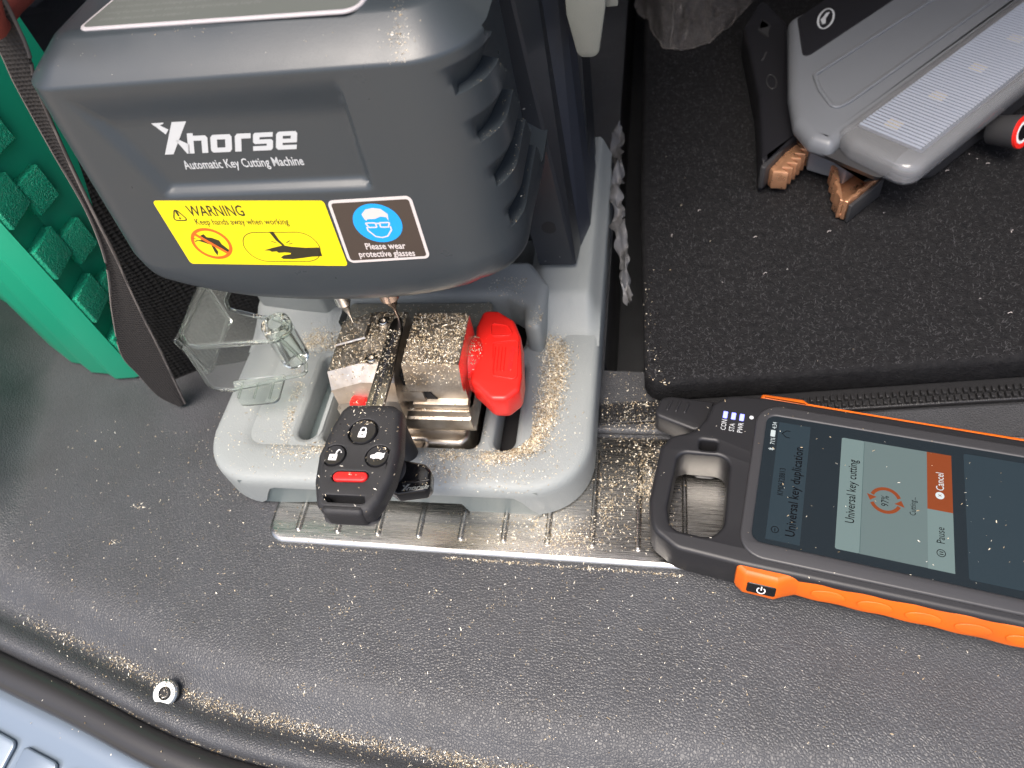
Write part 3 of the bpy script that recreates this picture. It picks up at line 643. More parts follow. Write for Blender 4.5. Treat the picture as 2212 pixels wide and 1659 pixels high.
g.add(loft([[GL(y, 7.5, 0) for y in (5.0, 6, 7, 8, 8.8)] + [GL(y, 7.5, .28) for y in (8.8, 8, 7, 6, 5.0)], [GL(y, 4.6, 0) for y in (5.2, 6, 7, 8, 8.8)] + [GL(y, 4.6, .28) for y in (8.8, 8, 7, 6, 5.2)]]))
g.build('guard_edge', 'acrylic_edge', guard, smooth=60)
mk('hinge_boss', *G().add(solid(disc(-4.95, 5.62, .72, 28), 5.3, 8.05, 0.10, [disc(-4.95, 5.62, .36, 28)])).__dict__.values(), 'acrylic_edge', guard, smooth=40)
tb = rp([(-8.95, 5.05, .1), (-5.95, 5.45, .1), (-6.05, 3.95, .35), (-8.15, 3.72, .35)], n=5)
tabz = lambda x, y, z: (x, y, z - (5.2 - y) * 0.28)
tabo = mk('finger_tab', *solid(tb, 3.95, 4.16, 0.07, fr=tabz), 'acrylic_edge', guard, smooth=40)
for k in range(3):
    x = -8.35 + k * .88
    mk('tab_ridge', *solid(rp([(x, 4.05), (x + .10, 4.05), (x + .16, 4.95), (x + .06, 4.95)], .04), 4.15, 4.24, 0.04, fr=tabz), 'acrylic_edge', guard)

# ================================================================== the car key in the clamp
key = thing('car_key', (1.35, -1.9, 7.2), 'black car key with lock buttons and red panic button, held in the clamp', 'car key')
kx = 1.36
KO = [(-1.02, .76, .35), (.95, .76, .4), (1.38, .45, .4), (1.72, -1.4, .8), (1.72, -2.6, .8), (1.45, -3.7, .5), (1.15, -4.25, .35), (.80, -4.32, .3), (-.72, -4.32, .35), (-1.12, -4.0, .35), (-1.50, -3.0, .6), (-1.68, -1.8, .8), (-1.55, -.6, .6), (-1.30, .45, .4)]
ko_ = [(kx + x, y) for x, y in rp(KO, n=5)]
slot = rp([(kx - .86, -3.62), (kx + .82, -3.62), (kx + .92, -3.97), (kx - .80, -3.97)], .10)
wells = [disc(kx, -.70, .64, 32, .62), disc(kx - .92, -1.86, .50, 28, .50), disc(kx + .90, -1.83, .51, 28, .51), rp([(kx - .76, -2.56), (kx + .76, -2.53), (kx + .76, -3.02), (kx - .76, -3.05)], .25, 6)]
mk('case', *solid(ko_, 7.35, 8.5, 0.36, wells + [slot], bn=6, bb=0.35, hb=0.05), 'fob_plastic', key, smooth=50)
mk('well_floor', *solid(inset(ccw(ko_), .5), 7.6, 8.28, 0.0), 'fob_gloss', key)
KT = lambda cx_, cy_, z: (lambda x, y, zz=0: (kx + cx_ + x, cy_ + y, z))
lockpic = lambda open_: [rp([(-.16, -.22), (.16, -.22), (.16, .06), (-.16, .06)], .03)]
def padlock(cx_, cy_, z, par, opened):
    F = lambda x, y, zz: (kx + cx_ + x, cy_ + y, z); g = G()
    g.add(flat(rp([(-.17, -.24), (.17, -.24), (.17, .04), (-.17, .04)], .03), 0, [disc(0, -.10, .04, 10)], fr=F))
    off = .12 if opened else 0
    arc = [(-.10 + off, .04 if not opened else .10)] if not opened else [(.10, .04)]
    if opened: pts = [(.10, .04), (.11, .16), (.16, .24), (.24, .26), (.30, .22), (.31, .12)]
    else: pts = [(-.11, .04), (-.11, .16), (-.06, .23), (.06, .23), (.11, .16), (.11, .04)]
    g.add(flat(stroke(pts, .06), 0, fr=F))
    return g.build('padlock_icon', 'white_print', par, smooth=0)
def button(cx_, cy_, r, z):
    return mk('button', *lathe([(r, -.3), (r, -.02), (r * .93, .05), (r * .6, .03), (0, .0)], (kx + cx_, cy_, z), n=36), 'fob_gloss', key, smooth=45)
b1 = button(0, -.72, .57, 8.47); padlock(0, -.75, 8.505, b1, False)
b2 = button(-.92, -1.86, .46, 8.47); padlock(-.96, -1.86, 8.505, b2, True)
b3 = button(.90, -1.83, .47, 8.47)
mk('trunk_icon', *flat([(kx + .90 + a, -1.83 + b) for a, b in [(-.30, -.02), (-.26, -.12), (-.20, -.10), (-.14, -.16), (-.06, -.12), (.10, -.12), (.16, -.17), (.22, -.12), (.28, -.06), (.27, .06), (.30, .16), (.20, .10), (.14, .15), (-.06, .15), (-.14, .06), (-.27, .03)]], 8.512), 'white_print', b3, smooth=0)
pb = mk('panic_button', *solid(rp([(kx - .72, -2.59), (kx + .72, -2.56), (kx + .72, -2.99), (kx - .72, -3.02)], .22, 6), 8.0, 8.53, 0.08), 'red_rubber', key, smooth=50)
lettering('PANIC', 0.30, 'red_plastic', lambda x, y: (kx + .0 + x, -2.89 + y + .02 * x, 8.538), pb, sx=1.25, spacing=1.05, align='CENTER')
mk('loop_bar', *solid([(kx + x, y) for x, y in rp([(-.82, -3.98, .1), (.88, -3.98, .1), (.92, -4.25, .2), (.78, -4.39, .2), (-.66, -4.39, .2), (-.82, -4.24, .2)], n=4)], 7.45, 8.52, 0.25, bn=5), 'fob_plastic', key, smooth=50)
mk('pin_hole', *flat(disc(kx - 1.08, -.38, .05, 12), 8.508), 'hollow_shade', key)  # flat black disc on the case, painted dark of the hole
mk('blade', *solid(rp([(kx - .43, .5, 0), (kx + .38, .5, 0), (kx + .36, 2.6, 0), (kx + .22, 5.3, .1), (kx + .02, 5.9, .15), (kx - .26, 5.9, .15), (kx - .42, 5.4, .1)], .05), 7.9, 8.12, 0.04), 'key_steel', key)
mk('blade_groove', *box(kx - .16, kx + .02, .9, 5.0, 8.10, 8.135, 0.01), 'fob_gloss', key)

# ================================================================== the hand-held key tool
TA = R(-10.4); te1 = (math.cos(TA), math.sin(TA)); te2 = (-te1[1], te1[0]); TO = (21.39 - te2[0] * 2.76, 3.46 - te2[1] * 2.76)
TF = lambda a, b, z: (TO[0] + te1[0] * a + te2[0] * b, TO[1] + te1[1] * a + te2[1] * b, z)
tl = thing('key_programmer', TF(2, 0, 0.1), 'black handheld key programmer with lit touchscreen and orange side grips', 'handheld tool')
body = rp([(-7.79, .6, .2), (-7.42, 1.36, .3), (-6.46, 1.83, .5), (-6.01, 2.66, .5), (-5.82, 3.6, .5), (-5.1, 4.25, .6), (-3.5, 4.45, 0), (13.5, 4.3, .8), (13.5, -4.2, .8), (-3.5, -4.36, 0), (-6.2, -4.28, .9), (-7.4, -3.6, .8), (-7.76, -2.2, .5)], n=6)
hh = rp([(-6.93, .5, .45), (-4.62, .78, .55), (-4.42, -2.7, .6), (-4.85, -3.42, .6), (-6.60, -3.42, .55), (-6.92, -2.4, .4)], n=6)
ly = rp([(-6.1, 1.40), (-5.28, 1.46), (-5.28, .95), (-6.05, .86)], .14)
mk('body', *solid(body, 0.25, 2.5, 0.22, [hh, ly], bn=4, bb=0.25, hb=0.16, fr=TF), 'tablet_black', tl, smooth=50)
mk('body_seam', *solid(inset(ccw(body), -0.012), 1.12, 1.17, 0.0, bb=0, fr=TF), 'hollow_shade', tl) if False else None
mk('lanyard_cup', *flat(ly, 1.5, fr=TF), 'hollow_shade', tl)
bez = rp([(-3.75, 3.95, 1.0), (13.2, 3.85, .8), (13.2, -3.85, .8), (-3.75, -3.95, 1.0)], n=8)
scr = rp([(-3.15, 3.22, .3), (12.3, 3.15, .3), (12.3, -3.12, .3), (-3.15, -3.05, .3)], n=5)
mk('bezel', *solid(bez, 2.45, 2.62, 0.10, [inset(ccw(scr), -.12)], fr=TF), 'tablet_bezel', tl, smooth=50)
sg = mk('screen', *flat(inset(ccw(scr), -.14), 2.58, fr=TF), 'screen_glass', tl, smooth=0)
ZS = 2.588
def ui(name, mat, a0, a1, b0, b1, z=ZS, r=0.0): return mk(name, *flat(rp([(a0, b0), (a1, b0), (a1, b1), (a0, b1)], r), z, fr=TF), mat, sg, smooth=0)
ui('title_bar', 'ui_bar', -2.72, -1.35, -2.98, 3.05)
dz0 = ZS + .004
ui('dialog_header', 'ui_head', 0.0, .95, -2.77, 2.77, dz0, .08); ui('dialog_body', 'ui_panel', .93, 3.46, -2.77, 2.77, dz0)
ui('pause_button', 'ui_head', 3.46, 4.42, -2.78, -.07, dz0); ui('cancel_button', 'ui_orange', 3.46, 4.42, -.07, 2.77, dz0)
UT = lambda a, b: (lambda x, y: TF(a - y, b + x, ZS + .009))
lettering('Universal key cutting', 0.52, 'ui_dark', UT(.68, -1.48), sg, sx=.72, bold=.006)
lettering('Universal key duplication', 0.56, 'ui_dark', UT(-1.58, -2.68), sg, sx=.80, bold=.008)
lettering('KM06328813', 0.36, 'ui_dark', UT(-2.22, -.80), sg, sx=.72)
lettering('97%', 0.42, 'ui_dark', UT(1.98, -.36), sg, sx=.75); lettering('Cutting...', 0.34, 'ui_dark', UT(3.02, -.54), sg, sx=.72)
lettering('Pause', 0.44, 'ui_dark', UT(4.08, -1.58), sg, sx=.75); lettering('Cancel', 0.44, 'ui_white', UT(4.10, .90), sg, sx=.75)
lettering('71%', 0.28, 'ui_white', UT(-2.82, 1.75), sg, sx=.8); lettering('4:34', 0.28, 'ui_white', UT(-2.82, 2.62), sg, sx=.8)
mk('battery_icon', *flat(rp([(-3.04, 2.18), (-2.84, 2.18), (-2.84, 2.54), (-3.04, 2.54)], .03), ZS + .008, fr=TF), 'ui_white', sg, smooth=0)
mk('bluetooth_icon', *G().add(flat(stroke([(-2.86, 1.44), (-3.0, 1.56)], .03), ZS + .008, fr=TF)).add(flat(stroke([(-3.0, 1.44), (-2.86, 1.56)], .03), ZS + .009, fr=TF)).add(flat(stroke([(-2.80, 1.5), (-3.06, 1.5)], .03), ZS + .0095, fr=TF)).__dict__.values(), 'ui_white', sg, smooth=0)
rg = G()
for s in (0, 1):
    a_ = [s * math.pi + R(20 + k * 14) for k in range(11)]
    rg.add(flat(stroke([(1.86 + .56 * math.cos(t_), -.06 + .56 * math.sin(t_)) for t_ in a_], .15), ZS + .008, fr=TF))
    t_ = a_[-1] + .1; p = Vector((1.86 + .56 * math.cos(t_), -.06 + .56 * math.sin(t_))); d_ = Vector((-math.sin(t_), math.cos(t_))); n_ = Vector((math.cos(t_), math.sin(t_)))
    rg.add(flat([tuple(p + n_ * .2), tuple(p - n_ * .2), tuple(p + d_ * .26)], ZS + .0095, fr=TF))
rg.build('progress_ring', 'ui_orange', sg, smooth=0)
o_ = disc(3.94, -2.0, .17, 20)
mk('pause_icon', *G().add(flat(o_, ZS + .008, [inset(ccw(o_), .03)], fr=TF)).add(flat([(3.88, -2.07), (4.02, -2.07), (4.02, -2.03), (3.88, -2.03)], ZS + .008, fr=TF)).add(flat([(3.88, -1.97), (4.02, -1.97), (4.02, -1.93), (3.88, -1.93)], ZS + .008, fr=TF)).__dict__.values(), 'ui_dark', sg, smooth=0)
mk('cancel_icon', *flat(disc(3.94, .66, .17, 20), ZS + .008, fr=TF), 'ui_white', sg, smooth=0)
lettering('x', .26, 'ui_orange', lambda x, y: TF(4.0 - y, .60 + x, ZS + .012), sg)
o_ = disc(-2.38, -2.48, .16, 20)
mk('back_icon', *G().add(flat(o_, ZS + .008, [inset(ccw(o_), .03)], fr=TF)).add(flat(stroke([(-2.38, -2.57), (-2.38, -2.40)], .03), ZS + .008, fr=TF)).__dict__.values(), 'ui_dark', sg, smooth=0)
mk('home_icon', *flat(stroke([(-2.20, 2.26), (-2.36, 2.26), (-2.54, 2.44), (-2.36, 2.62), (-2.20, 2.62)], .04), ZS + .008, fr=TF), 'ui_dark', sg, smooth=0)
mk('underlying_list', *G().add(flat(rp([(4.9, -2.9), (12, -2.9), (12, 3.0), (4.9, 3.0)], .1), ZS + .002, fr=TF)).__dict__.values(), 'ui_bar', sg, smooth=0)
for a, s in ((-5.16, 'CON'), (-4.78, 'STA'), (-4.40, 'PWR')):
    mk('status_light', *solid(rp([(a - .10, 2.82), (a + .10, 2.82), (a + .10, 3.20), (a - .10, 3.20)], .03), 2.49, 2.53, 0.01, fr=TF), 'led_blue', tl)
    lettering(s, .34, 'silver_print', lambda x, y, a=a: TF(a + .12 - y, 2.12 + x, 2.512), tl, sx=.80)
mk('light_sensor', *lathe([(.10, 0), (.10, .02), (0, .03)], TF(-3.97, 3.1, 2.5), n=16), 'silver_print', tl)
ant = mk('antenna', *solid(rp([(-8.55, 2.75, .35), (-8.35, 3.85, .3), (-7.9, 4.05, .3), (-5.7, 4.15, .1), (-5.7, 2.5, .1), (-6.5, 2.25, .2)], n=5), 0.55, 1.9, 0.16, fr=TF), 'tablet_black', tl, smooth=50)
for k in range(3):
    a = -8.0 + k * .42
    mk('antenna_ridge', *solid(rp([(a, 3.1), (a + .14, 3.1), (a + .26, 3.8), (a + .12, 3.8)], .06), 1.86, 1.98, 0.06, fr=TF), 'tablet_black', ant)
GS = lambda a, b, z: TF(a, b + (z - 1.15) * .38, z)
lo = [(-3.7, -3.9), (-3.66, -4.85), (-3.3, -5.10), (-2.0, -5.12), (-1.65, -4.92)] + [(a, -4.72 + .022 * math.sin(a * 3.6)) for a in rng(-1.2, 12.5, 60)] + [(13.4, -4.4), (13.4, -3.7)]
gl = mk('side_grip', *solid(rp(lo, .10, 4), 1.15, 2.40, 0.16, bn=4, bb=.3, fr=GS), 'orange_rubber', tl, smooth=50)
for k in range(7):
    a = .0 + 1.75 * k
    mk('grip_pad', *solid(disc(a, 1.74, .66, 24, .26), -.02, .035, .035, fr=lambda x, z, d: GS(x, -4.74 + .022 * math.sin(x * 3.6) - d, z)), 'orange_rubber', gl, smooth=50)
pwr = mk('power_button', *solid(rp([(-3.15, 1.5), (-2.0, 1.5), (-2.0, 2.0), (-3.15, 2.0)], .08), 0, .05, .03, fr=lambda x, z, d: GS(x, -5.10 - d, z)), 'black_gloss', gl)
PF = lambda x, z, d: GS(x, -5.156 - d, z)
arc = [(-2.57 + .16 * math.cos(t_), 1.72 + .16 * math.sin(t_)) for t_ in [R(125 + k * 29) for k in range(11)]]
mk('power_icon', *G().add(flat(stroke(arc, .05), 0, fr=PF)).add(flat(stroke([(-2.57, 1.74), (-2.57, 1.94)], .05), .002, fr=PF)).__dict__.values(), 'white_print', gl, smooth=0)
mk('side_grip', *solid(rp([(-3.7, 4.3), (-3.66, 4.72), (-1.75, 4.76), (-1.45, 4.55), (13.4, 4.5), (13.4, 4.1)], .12, 4), 0.35, 2.42, 0.2, bn=4, fr=TF), 'orange_rubber', tl, smooth=50)

# ================================================================== green case, strap, bag behind
gc = thing('green_case', (-24, 16, 0), 'green plastic tool case with ribbed corner standing behind the strap', 'tool case')
foot = [(-18.88, 8.15), (-20.15, 8.03), (-20.89, 8.42), (-22.11, 8.5), (-23.31, 9.19), (-24.02, 9.29), (-26.56, 10.75), (-27.89, 11.84), (-29.98, 13.32), (-30.87, 13.44), (-32.99, 14.65), (-40, 18)]
bd = (.42 / .993, .9 / .993)
cp = lambda s, o=0: (-19.1 + bd[0] * s + bd[1] * o, 8.2 + bd[1] * s - bd[0] * o)
outl = foot[::-1] + [cp(.30, .45), cp(.45, .05), cp(2.1, -.9), cp(2.2, -1.0), cp(8, -2.2)] + [(-27, 24), (-40, 25)]
mk('shell', *solid(outl, 0.0, 27, 0.4, bb=0.1), 'green_plastic', gc, smooth=25)
for k in range(7):
    for (sa, oa, sb, ob, z0, hh_) in ((.36, .38, 2.12, -.60, 1.5 + 3.45 * k, 2.0), (2.14, -.66, 3.75, -1.15, .7 + 3.45 * k, 2.0)):
        A_, B_ = Vector(cp(sa, oa)), Vector(cp(sb, ob))
        dv = (B_ - A_); nl = Vector((dv.y, -dv.x)).normalized(); L_ = dv.length; dv = dv.normalized()
        FR = lambda t_, z, d_, A_=A_, dv=dv, nl=nl: ((A_ + dv * t_ + nl * (d_ - .3)).x, (A_ + dv * t_ + nl * (d_ - .3)).y, z)
        mk('rib_block', *solid(rp([(0, z0), (L_, z0 + .06), (L_, z0 + hh_), (0, z0 + hh_ - .06)], .04), 0, .62, .07, fr=FR, bn=2), 'green_grain', gc, smooth=45)
strap = thing('webbing_strap', (-14.9, 5.8, 0), 'black woven strap hanging in a twist in front of the green case', 'strap')
SL = [(-8.9, 26), (-9.5, 22.06), (-9.95, 20.39), (-10.5, 17.66), (-11.1, 14.42), (-12.2, 11.42), (-14.0, 8.24), (-15.66, 4.87), (-15.75, 2.99), (-15.72, 1.0), (-15.0, .0)]
SR = [(-7.6, 26), (-8.4, 22.02), (-9.20, 20.3), (-9.95, 17.8), (-10.7, 14.9), (-11.3, 12.3), (-11.9, 10.2), (-12.5, 7.9), (-13.1, 5.3), (-13.8, 2.6), (-14.4, .2)]
def spl(P, t):
    n = len(P) - 1; i = min(int(t * n), n - 1); u_ = t * n - i; p = [Vector(P[max(0, min(n, i + k))]) for k in (-1, 0, 1, 2)]
    return 0.5 * ((2 * p[1]) + (-p[0] + p[2]) * u_ + (2 * p[0] - 5 * p[1] + 4 * p[2] - p[3]) * u_ ** 2 + (-p[0] + 3 * p[1] - 3 * p[2] + p[3]) * u_ ** 3)
def strap_pt(t, s, off=0):
    a, b = spl(SL, t), spl(SR, t); q_ = a.lerp(b, s); yy = 6.0 + .5 * (s - .5) ** 2 + .25 * math.sin(s * 3.1) * math.sin(t * 3.1)
    return (q_.x, yy + off, max(q_.y, -.1))
ts = rng(0, 1, 70)
g = G(); g.add(grid(lambda s, t: strap_pt(t, s), rng(0, 1, 9), ts)); g.add(grid(lambda s, t: strap_pt(t, s, .14), rng(0, 1, 9), ts)); g.build('web', 'webbing', strap, smooth=70)
for s in (0, 1): mk('selvedge', *tube([strap_pt(t, s, .07) for t in ts], .075, 6), 'webbing_edge', strap, smooth=60)
fb = thing('fabric_bag', (-13, 14, 0), 'black coarse woven fabric bag behind the clear guard', 'bag')
bx_ = lambda u_, z: (lambda xl: xl + (-9.6 - xl) * u_)(lerp([(0, -16.2), (4, -15.9), (8, -14.8), (12, -13.6), (16, -12.4)], z))
mk('side', *grid(lambda u_, z: (bx_(u_, z), 8.2 + 2.7 * u_ + .22 * math.sin(u_ * 7 + z * .5) + .04 * z, z), rng(0, 1, 24), rng(-.2, 16, 24)), 'bag_fabric', fb, smooth=60)
mk('top', *grid(lambda x, y: (x, y, 16 + .3 * math.sin(x)), rng(-12.4, -9.6, 12), rng(8.9, 26, 10)), 'bag_fabric', fb, smooth=60)
rd = tag(mk('red_cloth', *G().add(tube([(-6.9, 5.4, 26), (-7.7, 5.3, 24.2), (-8.7, 5.7, 22.75), (-9.3, 7.5, 22.7), (-9.4, 11, 22.8)], [.5, .5, .46, .5, .6], 16)).__dict__.values(), 'red_fabric', smooth=60), 'blurred red cloth draped over the hood corner beside the strap', 'cloth')

# ================================================================== jump lamp, battery clamp, film bag
jl = thing('work_light', (30, 25, 2), 'grey work light with ribbed clear lens lying on the carpeted board', 'work light')
la, lb = Vector((.689, .725)), Vector((-.725, .689)); L0 = Vector((26.2, 18.0))
LF = lambda a, b, z: ((L0 + la * a + lb * b).x, (L0 + la * a + lb * b).y, z)
lo_ = rp([(20.75, 26.0, 1.2), (20.75, 23.0, 1.2), (21.5, 21.0, .8), (24.5, 18.3, .6), (25.0, 18.3, .5), (25.6, 19.0, .8), (46, 40.6, 1), (38, 48, 1), (21.5, 34.5, 1)], n=7)
LO = ccw(lo_)
mk('lower_case', *loft([[(x, y, 4.3) for x, y in inset(LO, 1.2)], [(x, y, 4.75) for x, y in inset(LO, .5)], [(x, y, 5.2) for x, y in inset(LO, .2)]]), 'dark_plastic', jl, smooth=50)
mk('battery_case', *solid(rp([LF(4.2, .75, 0)[:2], LF(27, .45, 0)[:2], LF(27, 12, 0)[:2], LF(9, 12, 0)[:2], LF(4.4, 7, 0)[:2]], .8, 5), 2.02, 4.9, .2, bb=.5), 'dark_plastic', jl, smooth=50)
up_ = rp([(20.75, 26, 1.2), (20.75, 23, 1.2), (21.4, 21.2, .6), (22.5, 20.5, .4), LF(.5, 4.5, 0)[:2], LF(27, 4.5, 0)[:2], (38, 48), (21.5, 34.5, 1)], .2, 7)
mk('upper_case', *solid(up_, 4.9, 6.0, .6, bn=7, bb=.25), 'grey_plastic', jl, smooth=50)
mk('reflector', *solid(rp([(1.2, .45), (26, .45), (26, 4.3), (1.2, 4.3)], .2), 5.85, 6.04, .05, fr=LF), 'reflector', jl)
for (a, b) in ((2.0, 2.5), (5.6, 2.2), (9.4, 2.1), (13.2, 2.1), (17, 2.1)):
    mk('lamp_chip', *solid(rp([(a, b), (a + .8, b), (a + .8, b + .8), (a, b + .8)], .1), 6.02, 6.10, .02, fr=LF), 'led_yellow', jl)
g = G(); g.add(solid(rp([(-.55, -.25, .9), (27, -.25), (27, 4.9), (.35, 4.9, .5), (-.35, 3.6, .6)], .5, 6), 4.9, 6.30, .55, bn=6, bb=.4, fr=LF)); lens = g.build('lens', 'lens', jl, smooth=50)
g = G()
for k in range(88):
    a0 = 1.2 + k * .28
    g.add(([LF(a0, .55, 6.31), LF(a0 + .15, .55, 6.31), LF(a0 + .15, 4.2, 6.31), LF(a0, 4.2, 6.31), LF(a0 + .075, .55, 6.40), LF(a0 + .075, 4.2, 6.40)], [(0, 4, 5, 3), (4, 1, 2, 5), (0, 1, 4), (3, 5, 2)]))
g.build('lens_ribs', 'lens_rib', lens, smooth=0, kind='stuff')
gro = rp([(22.15, 27.4, .5), (22.3, 25.7, .6), (22.9, 23.5, .5), (24.0, 24.3, .3), (34, 34.6, .3), (32, 37)], .4)
mk('side_rail', *solid(gro, 5.95, 6.14, .09, [inset(ccw(gro), .26)]), 'grey_plastic', jl, smooth=50)
bp = rp([(21.85, 29.2, .3), (22.0, 34.2), (27.6, 40.5), (30, 37.6)], .3)
blp = mk('badge_panel', *solid(bp, 5.97, 6.05, .03), 'black_plastic', jl)
el = [(23.75 + .62 * math.cos(t_) * .75 + .95 * math.sin(t_) * .42, 33.9 + .62 * math.cos(t_) * -.4 + 1.35 * math.sin(t_) * .95) for t_ in [2 * math.pi * k / 32 for k in range(32)]]
mk('badge_ring', *flat(el, 6.06, [inset(ccw(el), .13)]), 'silver_print', blp, smooth=0)
mk('badge_mark', *flat([(23.45, 33.2), (23.65, 33.3), (23.75, 33.9), (24.1, 34.7), (23.85, 34.6), (23.6, 34.1), (23.4, 33.8)], 6.062), 'silver_print', blp, smooth=0)
sn = Vector((.58, -.62, .30)).normalized(); pc = Vector((33.2, 23.3, 4.2))
port = mk('power_port', *lathe([(.8, -1.6), (.92, -.3), (.92, .0), (.5, .02)], pc, sn, n=28), 'dark_plastic', jl)
mk('port_rim', *lathe([(.90, .0), (.88, .12), (.70, .14), (.66, .02)], pc, sn, n=32), 'red_plastic', port)
mk('port_ring', *lathe([(.64, .0), (.62, .10), (.48, .11), (.46, .0)], pc, sn, n=24), 'white_print', port)
mk('port_core', *lathe([(.44, .0), (.42, .12), (0, .13)], pc, sn, n=24), 'black_gloss', port)

bcl = thing('battery_clamp', (20.5, 26, 2), 'black battery clamp with open copper toothed jaws beside the work light', 'battery clamp')
hdl = mk('handle', *solid(rp([(18.7, 36), (20.2, 40), (21.6, 36), (21.2, 28), (21.0, 22.6, .15), (18.75, 20.2, .1), (19.05, 27)], .4), 2.05, 4.3, .3), 'black_plastic', bcl, smooth=50)
mk('polarity_ring', *solid(disc(19.95, 28.6, .34, 24, .85), 4.28, 4.36, .03, [disc(19.95, 28.6, .26, 24, .76)]), 'dark_plastic', hdl)
dm = [(19.55, 35.2), (20.0, 36.6), (20.5, 35.6), (20.1, 34.0)]
mk('polarity_diamond', *solid(dm, 4.28, 4.36, .02, [inset(ccw(dm), .12)]), 'dark_plastic', hdl)
mk('polarity_bar', *solid([(19.5, 31.2), (19.62, 31.2), (19.95, 32.2), (19.83, 32.2)], 4.28, 4.37, .02), 'dark_plastic', hdl)
ja, jb = Vector((18.85, 20.1)), Vector((21.3, 23.75)); jd = (jb - ja).normalized(); jn = Vector((jd.y, -jd.x)); JL = (jb - ja).length
JF = lambda a, b, z: ((ja + jd * a + jn * b).x, (ja + jd * a + jn * b).y, z)
mk('jaw_plate', *solid(rp([(-.1, -.18), (JL, -.18), (JL, .16), (-.1, .16)], .1), 2.6, 4.15, .08, fr=JF), 'dark_plastic', bcl)
teeth = [(JL, .18), (.5, .18), (.3, .5)]
n_ = 7
for k in range(n_):
    a = .45 + (JL - .8) * k / n_; p_ = (JL - .8) / n_; teeth += [(a, .78), (a + p_ * .40, 1.28), (a + p_ * .60, 1.26), (a + p_ * .92, .76)]
teeth += [(JL, .8)]
mk('toothed_jaw', *solid(teeth, 2.5, 3.75, .10, fr=JF, bn=2), 'copper', bcl, smooth=40)
o2 = [(22.9, 20.75), (22.95, 19.6), (22.85, 18.7), (22.95, 17.75), (23.25, 17.6), (25.05, 19.55), (25.5, 20.9), (24.6, 21.5)]
g = G(); g.add(solid(rp(o2, .12), 2.15, 2.45, .1))
wall1 = [(22.78, 20.8), (22.9, 20.3), (22.74, 20.0), (22.92, 19.6), (22.74, 19.2), (22.9, 18.8), (22.72, 18.4), (22.88, 18.0), (22.85, 17.65), (23.02, 17.62), (23.12, 20.8)]
wall2 = stroke([(23.15, 17.5), (23.5, 17.95), (23.75, 18.1), (24.0, 18.5), (24.3, 18.7), (24.55, 19.05), (24.85, 19.3), (25.1, 19.6), (25.35, 20.2), (25.5, 20.9)], .22)
g.add(solid(wall1, 2.2, 3.5, .06)); g.add(solid(wall2, 2.2, 3.5, .06)); g.build('channel_jaw', 'copper', bcl, smooth=40)
mk('jaw_backing', *solid(rp([(23.3, 17.45), (25.3, 19.6), (25.75, 21.0), (25.9, 20.9), (25.5, 19.5), (23.45, 17.3)], .05), 2.1, 3.3, .05), 'dark_plastic', bcl)
mk('pivot_block', *solid(rp([(21.75, 23.2), (21.6, 21.55), (22.95, 20.75), (23.45, 20.0), (24.6, 21.2), (23.5, 23.5)], .15), 2.6, 4.3, .2), 'grey_plastic', bcl, smooth=50)

for o in bcl.children: o.location = Vector((.3, 1.15, 0)) * U
def bagfn(s, t):
    x = 11.0 + 9.2 * s; yb = lerp([(0, 46), (.18, 41.3), (.24, 39.0), (.42, 38.6), (.65, 39.3), (.82, 41.6), (1, 45)], s)
    y = yb + t * 16; n1 = noise.noise(Vector((s * 5, t * 6, 1.3))); n2 = noise.noise(Vector((s * 13, t * 14, 4.1)))
    cr = abs(noise.noise(Vector((s * 9, t * 7, 8.8)))) + .6 * abs(noise.noise(Vector((s * 21, t * 17, 2.8))))
    z = 2.1 - .7 * cr + 3.2 * math.sin(min(1, t * 2.2 + .05) * 1.57) * (0.35 + .65 * math.sin(max(0.02, min(.98, s)) * math.pi)) + .55 * n1 + .28 * n2
    return (x + .3 * n2, y + .25 * n1, max(z, 2.06))
tag(mk('plastic_bag', *G().add(grid(bagfn, rng(0, 1, 90), rng(0, 1, 90))).__dict__.values(), 'film', smooth=28), 'crumpled translucent plastic bag on the carpet behind the machine', 'plastic bag')
pb_ = C.objects['plastic_bag']
mk('bag_hem', *tube([bagfn(s_, 0.0) for s_ in rng(0, 1, 60)], .045, 6), 'film', pb_, smooth=60)
mk('bag_seam', *tube([tuple(Vector(bagfn(.31 + .16 * t_, t_)) + Vector((0, 0, .06))) for t_ in rng(0, .7, 40)], .05, 6), 'film', pb_, smooth=60)
# torn plastic edge hanging beside the carpeted board
TP = [(10.60, 29.2, .25), (10.42, 28.2, .5), (10.45, 26.4, .55), (10.70, 24.9, .35), (10.68, 23.6, .5), (10.35, 22.5, .95), (10.55, 21.3, .7), (10.9, 20.4, .5), (10.8, 19.3, .62), (11.1, 18.0, .45), (11.15, 16.8, .6), (11.4, 15.6, .35), (11.45, 14.4, .3), (11.55, 13.2, .45), (11.75, 12.4, .2)]
def tornfn(s, t):
    n = len(TP) - 1; i = min(int(t * n), n - 1); u_ = t * n - i; a, b = TP[i], TP[i + 1]
    c_ = [a[k] + (b[k] - a[k]) * u_ for k in range(3)]; w_ = c_[2] * (.62 + .4 * noise.noise(Vector((t * 26, s * .8, 2))))
    x = c_[0] - .15 + (s - .5) * w_ * 2.3 + .22 * noise.noise(Vector((t * 18, s * 2, 7)))
    return (x, c_[1] + .25 * noise.noise(Vector((t * 22, s * 3, 3))), 2.0 + .45 * noise.noise(Vector((t * 15, s * 2.4, 9))) + .25 * math.sin(s * 3.1 + t * 30))
tag(mk('torn_plastic', *grid(tornfn, rng(0, 1, 9), rng(0, 1, 110)), 'torn_plastic', smooth=60), 'curled strip of torn grey plastic beside the carpeted board', 'torn plastic')
